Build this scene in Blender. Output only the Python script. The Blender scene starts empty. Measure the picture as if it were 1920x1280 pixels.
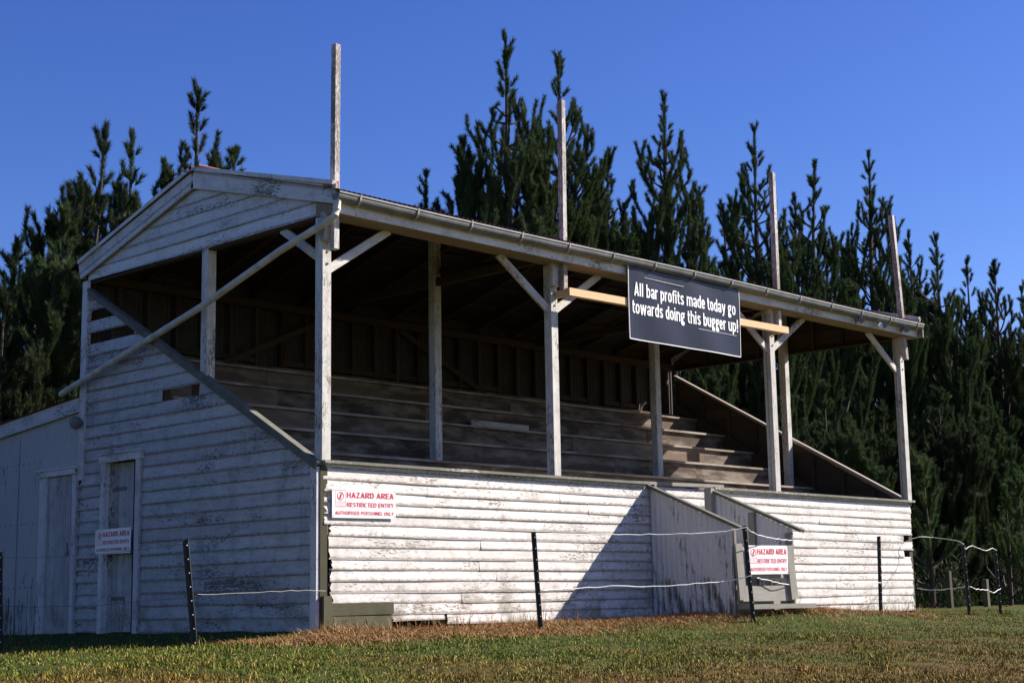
import bpy, math, random
import numpy as np
from mathutils import Vector, Matrix
S = bpy.context.scene
random.seed(4)
RNG = np.random.default_rng(7)

# ------------------------------------------------------------------ camera
AZ, PITCH, ROLL = 0.805116, 0.166584, -0.0171172
cam = bpy.data.objects.new('camera', bpy.data.cameras.new('camera'))
S.collection.objects.link(cam)
S.camera = cam
d_ = Vector((math.sin(AZ)*math.cos(PITCH), math.cos(AZ)*math.cos(PITCH), math.sin(PITCH)))
rt = Vector((math.cos(AZ), -math.sin(AZ), 0)); up = rt.cross(d_)
r2 = math.cos(ROLL)*rt + math.sin(ROLL)*up; u2 = -math.sin(ROLL)*rt + math.cos(ROLL)*up
m3 = Matrix((r2, u2, -d_)).transposed()
cam.matrix_world = Matrix.Translation((-10.9454, -13.5122, 0.2227)) @ m3.to_4x4()
cam.data.sensor_width = 36.0
cam.data.lens = 2919.29/1920*36
cam.data.clip_end = 5000; cam.data.clip_start = 0.05

# ------------------------------------------------------------------ light
SUN = Vector((1.0, -0.52, 0.70)).normalized()
w = bpy.data.worlds.new('World'); S.world = w; w.use_nodes = True
nt = w.node_tree
sky = nt.nodes.new('ShaderNodeTexSky'); sky.sky_type = 'NISHITA'; sky.sun_disc = False
sky.sun_elevation = math.asin(SUN.z)
sky.sun_rotation = math.atan2(SUN.x, SUN.y)
sky.altitude = 500; sky.air_density = 1.0; sky.dust_density = 0.5; sky.ozone_density = 5.0
hs = nt.nodes.new('ShaderNodeHueSaturation'); hs.inputs['Saturation'].default_value = 1.21; hs.inputs['Hue'].default_value = 0.523
nt.links.new(sky.outputs[0], hs.inputs['Color'])
bg = nt.nodes['Background']; nt.links.new(hs.outputs[0], bg.inputs[0]); bg.inputs[1].default_value = 0.07
sun = bpy.data.objects.new('sun', bpy.data.lights.new('sun', 'SUN'))
S.collection.objects.link(sun)
sun.data.energy = 4.8; sun.data.angle = math.radians(0.53); sun.data.color = (1.0, 0.93, 0.85)
sun.rotation_euler = SUN.to_track_quat('Z', 'Y').to_euler()
S.view_settings.view_transform = 'Standard'; S.view_settings.look = 'None'
S.view_settings.exposure = 1.08; S.view_settings.gamma = 1.0

# ------------------------------------------------------------------ materials
def node_mat(name, rough=0.8, spec=0.3):
    m = bpy.data.materials.new(name); m.use_nodes = True
    n = m.node_tree.nodes; b = n['Principled BSDF']
    b.inputs['Roughness'].default_value = rough
    b.inputs['Specular IOR Level'].default_value = spec
    return m, m.node_tree, b
class G:
    """tiny node-graph writer"""
    def __init__(s, t): s.t = t
    def n(s, typ, **kw):
        x = s.t.nodes.new(typ)
        for k, v in kw.items(): setattr(x, k, v)
        return x
    def l(s, a, b): s.t.links.new(a, b)
    def coord(s, kind, scale):
        if kind == 'UV': c = s.n('ShaderNodeUVMap').outputs[0]
        else: c = s.n('ShaderNodeTexCoord').outputs['Object']
        if kind == 'World': c = s.n('ShaderNodeNewGeometry').outputs['Position']
        m = s.n('ShaderNodeMapping'); m.inputs['Scale'].default_value = scale; s.l(c, m.inputs[0]); return m.outputs[0]
    def noise(s, co, scale, det=6, rough=.6, dist=0):
        x = s.n('ShaderNodeTexNoise'); s.l(co, x.inputs['Vector'])
        x.inputs['Scale'].default_value = scale; x.inputs['Detail'].default_value = det
        x.inputs['Roughness'].default_value = rough; x.inputs['Distortion'].default_value = dist
        return x.outputs[0]
    def ramp(s, f, a, b, c0=(0,0,0,1), c1=(1,1,1,1)):
        x = s.n('ShaderNodeValToRGB'); s.l(f, x.inputs[0])
        x.color_ramp.elements[0].position = a; x.color_ramp.elements[1].position = b
        x.color_ramp.elements[0].color = c0; x.color_ramp.elements[1].color = c1
        return x.outputs[0]
    def math(s, op, a, b):
        x = s.n('ShaderNodeMath', operation=op)
        for i, v in enumerate((a, b)):
            if isinstance(v, (int, float)): x.inputs[i].default_value = v
            else: s.l(v, x.inputs[i])
        return x.outputs[0]
    def mix(s, f, a, b, mode='MIX'):
        x = s.n('ShaderNodeMix', data_type='RGBA', blend_type=mode)
        for i, v in ((0, f), (6, a), (7, b)):
            if isinstance(v, (int, float)): x.inputs[i].default_value = v
            elif isinstance(v, tuple): x.inputs[i].default_value = v if len(v) == 4 else v+(1,)
            else: s.l(v, x.inputs[i])
        return x.outputs[2]
    def rnd(s):
        return s.n('ShaderNodeAttribute', attribute_name='rnd').outputs['Fac']
    def bump(s, h, b, strength=.3, dist=.01):
        x = s.n('ShaderNodeBump'); x.inputs['Strength'].default_value = strength; x.inputs['Distance'].default_value = dist
        s.l(h, x.inputs['Height']); s.l(x.outputs[0], b.inputs['Normal'])

def painted(name, paint=(.74,.72,.72), wood=(.2,.17,.14), peel=.62, dirt=.5, moss=0.0, fine=.66, streak=0.0, splash=0.0):
    m, t, b = node_mat(name, .65, .25); g = G(t)
    big = g.noise(g.coord('UV', (.55, 2.2, 1)), 1.6, 5)
    patch = g.noise(g.coord('Object', (.55, .55, 1.1)), 1.4, 5, .6)
    grain = g.noise(g.coord('UV', (2.2, 34, 1)), 2.0, 6, .65)
    flake = g.noise(g.coord('UV', (7, 22, 1)), 2.2, 8, .72, .3)
    # peel: flakes and grain lines, more where the large noise is high
    f1 = g.math('ADD', g.math('MULTIPLY', flake, .62), g.math('MULTIPLY', big, .42))
    f1 = g.math('ADD', f1, g.math('MULTIPLY', grain, .18))
    f1 = g.math('ADD', f1, g.math('MULTIPLY', g.math('SUBTRACT', patch, .5), .32))
    mask = g.ramp(f1, peel, peel+.035)
    speck = g.ramp(g.noise(g.coord('UV', (16, 34, 1)), 2.6, 4, .7), fine, fine+.04)
    mask = g.math('MAXIMUM', mask, g.math('MULTIPLY', speck, .75))
    woodc = g.mix(g.noise(g.coord('UV', (1.5, 40, 1)), 2, 5), tuple(c*.5 for c in wood), tuple(c*1.3 for c in wood))
    sp = g.n('ShaderNodeSeparateXYZ'); g.l(g.n('ShaderNodeUVMap').outputs[0], sp.inputs[0])
    fr = g.math('FRACT', sp.outputs[1], 0)
    ed = g.ramp(fr, .0, .06, (1,1,1,1), (0,0,0,1))          # chipped, grimy lower board edges
    edn = g.ramp(g.math('ADD', g.math('MULTIPLY', ed, .30), g.math('MULTIPLY', flake, .7)), .52, .60)
    mask = g.math('MAXIMUM', mask, g.math('MULTIPLY', edn, .8))
    wear = g.ramp(g.noise(g.coord('UV', (1.2, 6, 1)), 2.1, 6, .7), .38, .72)
    wear = g.math('MAXIMUM', wear, g.math('MULTIPLY', ed, .85))
    tone = g.math('ADD', g.math('MULTIPLY', g.rnd(), .22), .84)
    pc = g.mix(1.0, paint, tone, 'MULTIPLY')
    grime = tuple(c*k for c, k in zip(paint, (.58, .55, .48)))
    pc = g.mix(g.math('MULTIPLY', wear, dirt), pc, grime)
    blot = g.ramp(g.noise(g.coord('UV', (.9, 1.6, 1)), 2.6, 7, .72, .4), .50, .74)
    pc = g.mix(g.math('MULTIPLY', blot, dirt*.8), pc, tuple(c*k for c, k in zip(paint, (.50, .45, .38))))
    so = g.n('ShaderNodeSeparateXYZ'); g.l(g.n('ShaderNodeTexCoord').outputs['Object'], so.inputs[0])
    spl = g.math('ADD', g.noise(g.coord('Object', (1.6, 1.6, 2.4)), 1.8, 7, .7), g.ramp(so.outputs[2], .0, .75, (.14,.14,.14,1), (-.0,0,0,1)))
    pc = g.mix(g.math('MULTIPLY', g.ramp(spl, .58, .74), splash), pc, (.20, .18, .115))
    if streak:
        st = g.ramp(g.noise(g.coord('Object', (3.5, 3.5, .55)), 1.5, 5, .7), .52, .78)
        pc = g.mix(g.math('MULTIPLY', st, streak), pc, (.13, .13, .11))
    col = g.mix(mask, pc, woodc)
    if moss:
        o = g.noise(g.coord('Object', (2.2, 2.2, 2.2)), 1.3, 8, .75)
        col = g.mix(g.math('MULTIPLY', g.ramp(o, .5, .66), moss), col, (.10, .105, .055))
    g.l(col, b.inputs['Base Color'])
    h = g.math('SUBTRACT', g.math('MULTIPLY', grain, .4), mask)
    g.bump(h, b, .35, .004)
    return m
def timber(name, c, var=.5, rough=.85, moss=0.0, mossc=(.10,.11,.05), wear=None):
    m, t, b = node_mat(name, rough, .2); g = G(t)
    grain = g.noise(g.coord('UV', (1.6, 38, 1)), 2, 7, .65, .2)
    big = g.noise(g.coord('UV', (1.0, 4, 1)), 1.6, 6, .65)
    tone = g.math('ADD', g.math('MULTIPLY', g.rnd(), var), 1-var*.5)
    col = g.mix(grain, tuple(x*.45 for x in c), tuple(min(1, x*1.45) for x in c))
    col = g.mix(1.0, col, tone, 'MULTIPLY')
    if wear: col = g.mix(g.ramp(big, .44, .62), col, wear)
    if moss:
        o = g.noise(g.coord('Object', (2.5, 2.5, 2.5)), 1.5, 8, .75)
        col = g.mix(g.math('MULTIPLY', g.ramp(o, .4, .6), moss), col, mossc)
    g.l(col, b.inputs['Base Color']); g.bump(grain, b, .4, .004)
    return m
def plain(name, c, rough=.6, spec=.3, metal=0, var=.25, scale=4):
    m, t, b = node_mat(name, rough, spec); g = G(t)
    n = g.noise(g.coord('Object', (1, 1, 1)), scale, 7, .65)
    g.l(g.mix(g.ramp(n, .3, .7), tuple(x*(1-var) for x in c), tuple(min(1, x*(1+var)) for x in c)), b.inputs['Base Color'])
    b.inputs['Metallic'].default_value = metal
    return m

M = {}
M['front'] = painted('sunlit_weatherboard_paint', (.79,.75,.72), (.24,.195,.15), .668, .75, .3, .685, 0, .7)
M['side'] = painted('side_shade_weatherboard_paint', (.54,.535,.53), (.15,.13,.11), .668, .65, .3, .69, .45, .45)  # base darkened to paint in the side wall's shade; mildew streaks and moss besides
M['gable'] = painted('gable_board_paint', (.70,.69,.68), (.18,.16,.13), .665, .5, .25, .69, .15)
M['trim'] = painted('trim_paint', (.70,.68,.67), (.17,.15,.12), .67, .5, .4, .68)
M['postp'] = painted('post_paint', (.64,.615,.575), (.22,.19,.15), .655, .8, .25, .665)
M['polep'] = painted('flaking_pole_paint', (.62,.59,.56), (.24,.19,.16), .60, .9, .35, .63)
M['barn'] = painted('fascia_paint', (.72,.70,.67), (.17,.14,.11), .67, .5, .3, .69)
M['cap'] = painted('cap_rail_paint', (.60,.585,.55), (.17,.16,.13), .55, .7, .85, .6)
M['mosscap'] = timber('mossy_cap_timber', (.17,.165,.14), .5, .9, .6, (.085,.095,.055))
M['soffit'] = timber('beam_timber', (.26,.205,.14), .4)
M['seat'] = timber('weathered_seat_timber', (.12,.086,.06), .9, .85, wear=(.225,.185,.145))
M['tread'] = timber('sunlit_tread_timber', (.25,.20,.155), .7, .85, wear=(.40,.34,.275))  # lighter than the risers: sunlight painted into the tread colour
M['dark'] = timber('dark_inner_timber', (.06,.045,.034), .7)
M['frame'] = timber('framing_timber', (.06,.042,.028), .6)
M['bare'] = timber('green_grey_board', (.11,.10,.062), .6, .9, .45, (.05,.055,.028))
M['grey'] = timber('grey_weathered_timber', (.30,.28,.245), .5, .9, .3, (.17,.165,.12))
M['greycap'] = timber('sunbleached_cap_timber', (.36,.31,.25), .4, .85)
M['new'] = timber('new_pine_timber', (.70,.47,.25), .2, .7)
M['rust'] = plain('rusted_roofing_iron', (.16,.065,.045), .8, .3, 0, .5, 3)
M['ridge'] = plain('red_ridge_flashing', (.27,.085,.06), .7, .3)
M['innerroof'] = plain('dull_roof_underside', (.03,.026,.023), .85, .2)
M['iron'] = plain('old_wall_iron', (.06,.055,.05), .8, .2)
M['gutter'] = plain('weathered_gutter_metal', (.17,.172,.165), .6, .4, .35, .3, 5)
M['clip'] = plain('pale_gutter_clip', (.36,.33,.29), .6)
M['pipe'] = plain('dirty_white_pipe', (.52,.50,.43), .6, .3, 0, .3, 5)
M['post_black'] = plain('black_steel_picket', (.012,.012,.013), .5, .4)
M['dot'] = plain('picket_hole_light', (.5,.5,.48), .6)
M['wire'] = plain('white_fence_tape', (.78,.77,.74), .5)
M['wiredark'] = plain('galvanised_wire', (.2,.2,.2), .5, .4, .5)
M['lamp'] = plain('grey_lamp_housing', (.16,.16,.16), .5)
M['lampw'] = plain('lamp_white_cone', (.62,.61,.58), .5)
M['signw'] = plain('white_sign_plastic', (.80,.79,.80), .35, .4, 0, .05, 3)
M['red'] = plain('red_sign_ink', (.62,.035,.05), .5, .3, 0, .08)
M['banner'] = plain('navy_black_banner_vinyl', (.011,.013,.028), .30, .22, 0, .25, 1.5)
M['white'] = plain('white_banner_ink', (.82,.82,.83), .5, .3, 0, .04)
M['concrete'] = plain('dark_stone', (.16,.16,.15), .9)

def corr_paint(name, t0, c0, c1):
    m, t, b = node_mat(name, .6, .3); g = G(t)
    st = g.noise(g.coord('UV', (9, .8, 1)), 2, 7, .72)
    n = g.noise(g.coord('UV', (1.3, 1.0, 1)), 2.2, 7, .7)
    low = g.math('SUBTRACT', 1.0, g.math('DIVIDE', g.n('ShaderNodeSeparateXYZ').outputs[2], 1.0))
    sx = [x for x in t.nodes if x.bl_idname == 'ShaderNodeSeparateXYZ'][0]
    g.l(g.n('ShaderNodeUVMap').outputs[0], sx.inputs[0])
    low = g.ramp(sx.outputs[1], .0, 1.0, (.10,.10,.10,1), (0,0,0,1))
    f = g.math('ADD', g.math('ADD', g.math('MULTIPLY', st, .6), g.math('MULTIPLY', n, .35)), low)
    mask = g.ramp(f, t0, t0+.065)
    col = g.mix(mask, g.mix(n, c0, c1), (.10,.09,.075))
    g.l(col, b.inputs['Base Color']); return m
M['corr'] = corr_paint('painted_corrugated_iron', .535, (.42,.415,.41), (.54,.53,.52))
M['corr2'] = corr_paint('flaking_stair_cladding', .52, (.50,.49,.47), (.66,.645,.63))
def needle_mat(name, a, b_, tip):
    m, t, b = node_mat(name, .75, .12); g = G(t)
    n = g.noise(g.coord('Object', (1, 1, 1)), 1.1, 4, .6)
    c = g.mix(g.ramp(n, .35, .65), a, b_)
    c = g.mix(g.math('POWER', g.rnd(), 3.0), c, tip)
    g.l(c, b.inputs['Base Color'])
    tr = g.n('ShaderNodeBsdfTranslucent'); g.l(c, tr.inputs[0])
    mx = g.n('ShaderNodeMixShader'); mx.inputs[0].default_value = .22
    g.l(b.outputs[0], mx.inputs[1]); g.l(tr.outputs[0], mx.inputs[2])
    g.l(mx.outputs[0], t.nodes['Material Output'].inputs[0])
    return m
M['needle'] = needle_mat('pine_needles', (.024,.048,.018), (.046,.080,.026), (.10,.125,.05))
M['needle2'] = needle_mat('pine_needles_dull', (.017,.032,.014), (.034,.054,.021), (.08,.09,.04))
M['sapl'] = needle_mat('sapling_needles', (.045,.085,.025), (.07,.11,.035), (.13,.15,.07))
M['bark'] = plain('pine_bark', (.075,.06,.048), .9, .2, 0, .4, 6)

# ------------------------------------------------------------------ mesh helpers
def link(o): S.collection.objects.link(o); return o
def props(o, label=None, cat=None, group=None, kind=None):
    for k, v in (('label', label), ('category', cat), ('group', group), ('kind', kind)):
        if v: o[k] = v
    return o
def empty(name, loc, label=None, cat=None, group=None):
    o = bpy.data.objects.new(name, None); o.location = loc; o.empty_display_size = .2
    link(o); return props(o, label, cat, group)
def wloc(p):
    v = Vector((0, 0, 0))
    while p is not None: v += p.location; p = p.parent
    return v
class MB:
    """collects polygons in world space, builds ONE mesh object"""
    def __init__(s): s.v = []; s.f = []; s.uv = []; s.r = []; s.mi = []
    def poly(s, pts, uvs=None, r=None, mi=0):
        b = len(s.v); s.v += [tuple(p) for p in pts]; s.f.append(list(range(b, b+len(pts))))
        if uvs is None: uvs = [(p[0]+p[1], p[2]) for p in pts]
        s.uv.append(uvs); s.r.append(random.random() if r is None else r); s.mi.append(mi)
    def beam(s, p0, p1, w, h, upv=(0, 0, 1), mi=0, r=None, taper=1.0, ends=True):
        """bar of section w (across) x h (along upv), centred on p0-p1"""
        p0 = Vector(p0); p1 = Vector(p1); a = (p1-p0); L = a.length; a.normalize()
        upv = Vector(upv); u = (upv - a*upv.dot(a))
        if u.length < 1e-4: u = Vector((0, 1, 0)) - a*a.y
        u.normalize(); c = a.cross(u)
        r = random.random() if r is None else r
        uo = random.random()*50; vo = random.random()*50
        P = []
        for e, q in enumerate((p0, p1)):
            k = taper if e else 1
            P.append([q + c*(sx*w/2*k) + u*(sy*h/2*k) for sx, sy in ((-1,-1),(1,-1),(1,1),(-1,1))])
        for i in range(4):
            j = (i+1) % 4; ww = w if i % 2 == 0 else h
            s.poly([P[0][i], P[0][j], P[1][j], P[1][i]][::-1], [(uo+L, vo+i*.7), (uo+L, vo+i*.7+ww), (uo, vo+i*.7+ww), (uo, vo+i*.7)][::1], r, mi)
        if ends:
            s.poly(P[0], [(uo, vo), (uo+.02, vo), (uo+.02, vo+h), (uo, vo+h)], r, mi)
            s.poly(P[1][::-1], [(uo, vo), (uo+.02, vo), (uo+.02, vo+h), (uo, vo+h)], r, mi)
    def box(s, lo, hi, mi=0, r=None):
        lo = Vector(lo); hi = Vector(hi); d = hi-lo; c = (lo+hi)/2
        k = max(range(3), key=lambda i: d[i])
        a = Vector((0, 0, 0)); a[k] = d[k]/2
        upi = 2 if k != 2 else 1
        wi = 3-k-upi
        U = [0, 0, 0]; U[upi] = 1
        s.beam(c-a, c+a, d[wi], d[upi], U, mi, r)
    def tube(s, pts, rad, n=8, mi=0, caps=True):
        pts = [Vector(p) for p in pts]; rings = []
        for i, p in enumerate(pts):
            t = (pts[min(i+1, len(pts)-1)] - pts[max(i-1, 0)]).normalized()
            a = t.cross(Vector((0, 0, 1)))
            if a.length < .05: a = t.cross(Vector((0, 1, 0)))
            a.normalize(); b = t.cross(a); rr = rad[i] if isinstance(rad, (list, tuple)) else rad
            rings.append([p + a*math.cos(2*math.pi*k/n)*rr + b*math.sin(2*math.pi*k/n)*rr for k in range(n)])
        for i in range(len(rings)-1):
            for k in range(n):
                j = (k+1) % n
                s.poly([rings[i][k], rings[i][j], rings[i+1][j], rings[i+1][k]], [(i*.3, k/n), (i*.3, (k+1)/n), (i*.3+.3, (k+1)/n), (i*.3+.3, k/n)], .5, mi)
        if caps: s.poly(rings[0][::-1], None, .5, mi); s.poly(rings[-1], None, .5, mi)
    def build(s, name, mats, parent=None, smooth=False, bevel=0):
        off = wloc(parent) if parent else Vector((0, 0, 0))
        me = bpy.data.meshes.new(name)
        v = [(x-off.x, y-off.y, z-off.z) for x, y, z in s.v]
        me.from_pydata(v, [], s.f)
        uvl = me.uv_layers.new(name='UVMap')
        uvl.data.foreach_set('uv', [c for f in s.uv for p in f for c in p])
        at = me.attributes.new('rnd', 'FLOAT', 'FACE'); at.data.foreach_set('value', s.r)
        for m in (mats if isinstance(mats, list) else [mats]): me.materials.append(m)
        me.polygons.foreach_set('material_index', s.mi)
        if smooth: me.polygons.foreach_set('use_smooth', [True]*len(s.f))
        me.update()
        o = link(bpy.data.objects.new(name, me))
        if parent: o.parent = parent
        if bevel:
            wd = o.modifiers.new('weld', 'WELD'); wd.merge_threshold = .0005
            b = o.modifiers.new('bevel', 'BEVEL'); b.width = bevel; b.segments = 1
        return o

def boards(mb, P, v0, v1, exp, bL, bR, holes=(), ragL=0, ragR=0, seg=.45, wob=.003, out=.024, thick=.018, joints=True, skip=(), rag=None):
    """lapped weatherboards. P(u,v,n) -> world; bL/bR(v) -> u limits"""
    nb = int(math.ceil((v1-v0)/exp-1e-6))
    for i in range(nb):
        a = v0+i*exp; b = min(a+exp, v1)
        if b-a < .02: continue
        mid = (a+b)/2
        spans = [(None, None)]
        cuts = sorted([(h[0], h[1]) for h in holes if h[2] < mid < h[3]])
        segs = []; cur = None
        for h in cuts: segs.append((cur, h[0])); cur = h[1]
        segs.append((cur, None))
        for (sl, sr) in segs:
            al = bL(a) if sl is None else sl; bl = bL(b) if sl is None else sl
            ar = bR(a) if sr is None else sr; br = bR(b) if sr is None else sr
            if max(ar-al, br-bl) < .03: continue
            if br < bl: br = bl = (br+bl)/2
            if ar < al: continue
            # butt joints
            js = []
            if joints and ar-al > 3:
                q = al + random.uniform(1.2, 3.4)
                while q < ar-1: js.append(q); q += random.uniform(2.2, 4.4)
            edges = [None]+js+[None]
            for k in range(len(edges)-1):
                l = edges[k]; r = edges[k+1]
                la, lb = (al, bl) if l is None else (l+.0015, l+.0015)
                ra, rb = (ar, br) if r is None else (r-.0015, r-.0015)
                rl = ragL if (l is None and sl is None) else (.05 if ragL and l is None and i == 0 else 0)
                rr = ragR if (r is None and sr is None) else 0
                if rag:
                    q = rag(i, mid)
                    if l is None and sl is None and q[0]: la += q[0]; lb += q[0]
                    if r is None and sr is None and q[1]: ra -= q[1]; rb -= q[1]
                one_board(mb, P, a, b, la, lb, ra, rb, rl, rr, seg, wob, out, thick)
def one_board(mb, P, a, b, la, lb, ra, rb, rl, rr, seg, wob, out, thick):
    n = max(1, int((ra-la)/seg)); rn = random.random(); uo = random.random()*90; vo = float(random.randrange(60))
    lap = .012
    f1, f2, q1, q2 = random.uniform(.4, 1.3), random.uniform(.5, 2.2), random.random()*6, random.random()*6
    w1 = [wob*math.sin((la+(ra-la)*k/n)*f1+q1)+random.uniform(-wob, wob)*.4 for k in range(n+1)]; w2 = [wob*1.1*math.sin((la+(ra-la)*k/n)*f2+q2)+random.uniform(-wob, wob)*.3 for k in range(n+1)]
    drop = random.uniform(-.002, .002)
    B = []; T = []
    for k in range(n+1):
        t = k/n
        B.append((la+(ra-la)*t, a+w1[k]+drop, out+w2[k])); T.append((lb+(rb-lb)*t, b+lap, out-thick*.85))
    jl = [(random.uniform(-rl, rl*.5), f) for f in (.2, .4, .6, .8)] if rl else []
    jr = [(random.uniform(-rr*.5, rr), f) for f in (.2, .4, .6, .8)] if rr else []
    def uv(p): return (uo+p[0], vo+p[1]-a)
    for k in range(n):
        pts = [B[k], B[k+1]]
        if k == n-1 and jr:
            for dx, f in jr: pts.append((B[-1][0]+(T[-1][0]-B[-1][0])*f - abs(dx)*(1 if random.random() > .2 else .2), B[-1][1]+(T[-1][1]-B[-1][1])*f, B[-1][2]+(T[-1][2]-B[-1][2])*f))
        pts += [T[k+1], T[k]]
        if k == 0 and jl:
            for dx, f in jl[::-1]: pts.append((B[0][0]+(T[0][0]-B[0][0])*f + abs(dx)*(1 if random.random() > .2 else .2), B[0][1]+(T[0][1]-B[0][1])*f, B[0][2]+(T[0][2]-B[0][2])*f))
        mb.poly([P(*p) for p in pts], [uv(p) for p in pts], rn)
        bk = [(B[k][0], B[k][1], B[k][2]-thick), (B[k+1][0], B[k+1][1], B[k+1][2]-thick)]
        q = [bk[0], bk[1], B[k+1], B[k]]
        mb.poly([P(*p) for p in q], [uv(p) for p in q], rn)                     # underside
        q = [bk[1], bk[0], (T[k][0], T[k][1], -.002), (T[k+1][0], T[k+1][1], -.002)]
        mb.poly([P(*p) for p in q], [uv(p) for p in q], rn, 1)                  # back, bare wood
    for e, jj in ((0, jl), (-1, jr)):
        if not jj:
            q = [B[e], T[e], (T[e][0], T[e][1], -.002), (B[e][0], B[e][1], B[e][2]-thick)]
            if e: q = q[::-1]
            mb.poly([P(*p) for p in q], [uv(p) for p in q], rn)

def corrugated(mb, P, U, V, pitch=.076, amp=.009, nv=2, edge=None):
    """P(u,v,n); sheet U x V with ridges running along v"""
    k = 6; n = int(U/pitch*k)
    for i in range(n):
        u0 = i*pitch/k; u1 = (i+1)*pitch/k
        n0 = amp*math.sin(2*math.pi*i/k); n1 = amp*math.sin(2*math.pi*(i+1)/k)
        for j in range(nv):
            a0, a1 = V*j/nv, V*(j+1)/nv
            t0 = [edge(u) if edge else V for u in (u0, u1)]
            if edge: q = [(u0, t0[0]*j/nv, n0), (u1, t0[1]*j/nv, n1), (u1, t0[1]*(j+1)/nv, n1), (u0, t0[0]*(j+1)/nv, n0)]
            else: q = [(u0, a0, n0), (u1, a0, n1), (u1, a1, n1), (u0, a1, n0)]
            mb.poly([P(*p) for p in q], [(p[0], p[1]) for p in q], .5)

# ------------------------------------------------------------------ ground
def gz(x, y):
    x = np.asarray(x, float); y = np.asarray(y, float)
    z = np.where(y < -1, -.10-.046*(-1-y), np.where(y < 0, -.10-(.06)*0-( -y-1)*.06, -.04-.004*np.clip(y, 0, 15)))
    z = z - .10*np.clip(-x, 0, 5)*np.clip((y+1.3)/2.0, 0, 1)*np.clip((16-y)/8, 0, 1)
    z = np.maximum(z, -1.6)
    z = z + .20*np.exp(-((x-7.2)/2.9)**2-((y+1.1)/.75)**2)*(y < 3)
    z = z + .015*np.sin(x*1.3+y*.7)*np.sin(y*1.1-.4*x)*(np.abs(y+3) < 30)
    return z
def axis(lo, hi, far, step):
    a = np.arange(lo, hi+1e-6, step); g = step*1.35**np.arange(1, 26)
    p = hi+np.cumsum(g); p = p[p < far]; n = lo-np.cumsum(g); n = n[n > -far]
    return np.concatenate([n[::-1], a, p])
xs = axis(-14, 34, 900, .22); ys = axis(-14, 20, 900, .22)
X, Y = np.meshgrid(xs, ys); Z = gz(X, Y)
Z = Z + RNG.normal(0, .006, Z.shape)*((np.abs(X) < 40) & (np.abs(Y) < 25))
nx, ny = len(xs), len(ys)
me = bpy.data.meshes.new('ground')
idx = np.arange(nx*ny).reshape(ny, nx)
F = np.stack([idx[:-1, :-1], idx[:-1, 1:], idx[1:, 1:], idx[1:, :-1]], -1).reshape(-1, 4)
me.from_pydata(np.stack([X, Y, Z], -1).reshape(-1, 3).tolist(), [], F.tolist())
me.polygons.foreach_set('use_smooth', [True]*len(F))
ground = link(bpy.data.objects.new('ground', me)); props(ground, kind='structure')
def grass_colour(g, dark=1.0):
    co = g.coord('World', (1, 1, 1))
    n1 = g.noise(co, .55, 6, .6); n2 = g.noise(co, 3.5, 5, .6)
    f = g.math('ADD', g.math('MULTIPLY', n1, .7), g.math('MULTIPLY', n2, .3))
    sp = g.n('ShaderNodeSeparateXYZ'); g.l(g.n('ShaderNodeNewGeometry').outputs['Position'], sp.inputs[0])
    # dry grass near the camera side, greener towards the stand
    dry = g.ramp(g.math('MULTIPLY', sp.outputs[1], -.1), .28, .62, (-.0,0,0,1), (.13,.13,.13,1))
    f = g.math('ADD', f, dry)
    return g.ramp(f, .50, .68, (.098*dark, .128*dark, .016*dark, 1), (.19*dark, .118*dark, .026*dark, 1)), f
m, t, b = node_mat('turf_soil', .95, .1); g = G(t)
c, f = grass_colour(g, .6); g.l(g.mix(g.ramp(g.noise(g.coord('World', (1, 1, 1)), 9, 5, .7), .45, .7), c, (.05, .04, .02)), b.inputs['Base Color'])
g.bump(g.noise(g.coord('World', (1, 1, 1)), 22, 5, .7), b, .6, .03)
me.materials.append(m)

def blades(name, px, py, h, wd, lean, mat, lift=0.0, flat=0.0):
    """n grass blades: one bent strip (quad + tip) each"""
    n = len(px); z = gz(px, py)+lift
    a = RNG.uniform(0, 2*np.pi, n); la = RNG.uniform(0, 2*np.pi, n)
    cx, cy = np.cos(a)*wd/2, np.sin(a)*wd/2
    lx, ly = np.cos(la)*lean*h, np.sin(la)*lean*h
    hz = h*np.sqrt(np.clip(1-np.minimum(lean, .98)**2, .02, 1))
    V = np.zeros((n, 5, 3))
    V[:, 0] = np.stack([px-cx, py-cy, z-.015], -1); V[:, 1] = np.stack([px+cx, py+cy, z-.015], -1)
    V[:, 2] = np.stack([px+cx*.8+lx*.35, py+cy*.8+ly*.35, z+hz*.6], -1); V[:, 3] = np.stack([px-cx*.8+lx*.35, py-cy*.8+ly*.35, z+hz*.6], -1)
    V[:, 4] = np.stack([px+lx, py+ly, z+hz], -1)
    base = np.arange(n)*5
    loops = np.stack([base, base+1, base+2, base+3, base+3, base+2, base+4], -1).reshape(-1)
    starts = np.stack([np.arange(n)*7, np.arange(n)*7+4], -1).reshape(-1)
    me = bpy.data.meshes.new(name)
    me.vertices.add(n*5); me.vertices.foreach_set('co', V.reshape(-1))
    me.loops.add(n*7); me.loops.foreach_set('vertex_index', loops)
    me.polygons.add(n*2); me.polygons.foreach_set('loop_start', starts)
    me.update(calc_edges=True)
    at = me.attributes.new('rnd', 'FLOAT', 'FACE'); at.data.foreach_set('value', np.repeat(RNG.random(n), 2))
    me.materials.append(mat)
    return link(bpy.data.objects.new(name, me))
m, t, b = node_mat('grass_blades', .8, .06); g = G(t)
c, f = grass_colour(g, 1.25)
dead = g.ramp(g.rnd(), .72, .80)
c = g.mix(g.math('MULTIPLY', dead, .75), c, (.40, .27, .09))
g.l(g.mix(1.0, c, g.math('ADD', g.math('MULTIPLY', g.rnd(), .45), .75), 'MULTIPLY'), b.inputs['Base Color'])
M['grass'] = m
m, t, b = node_mat('dry_straw', .7, .2); g = G(t)
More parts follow.
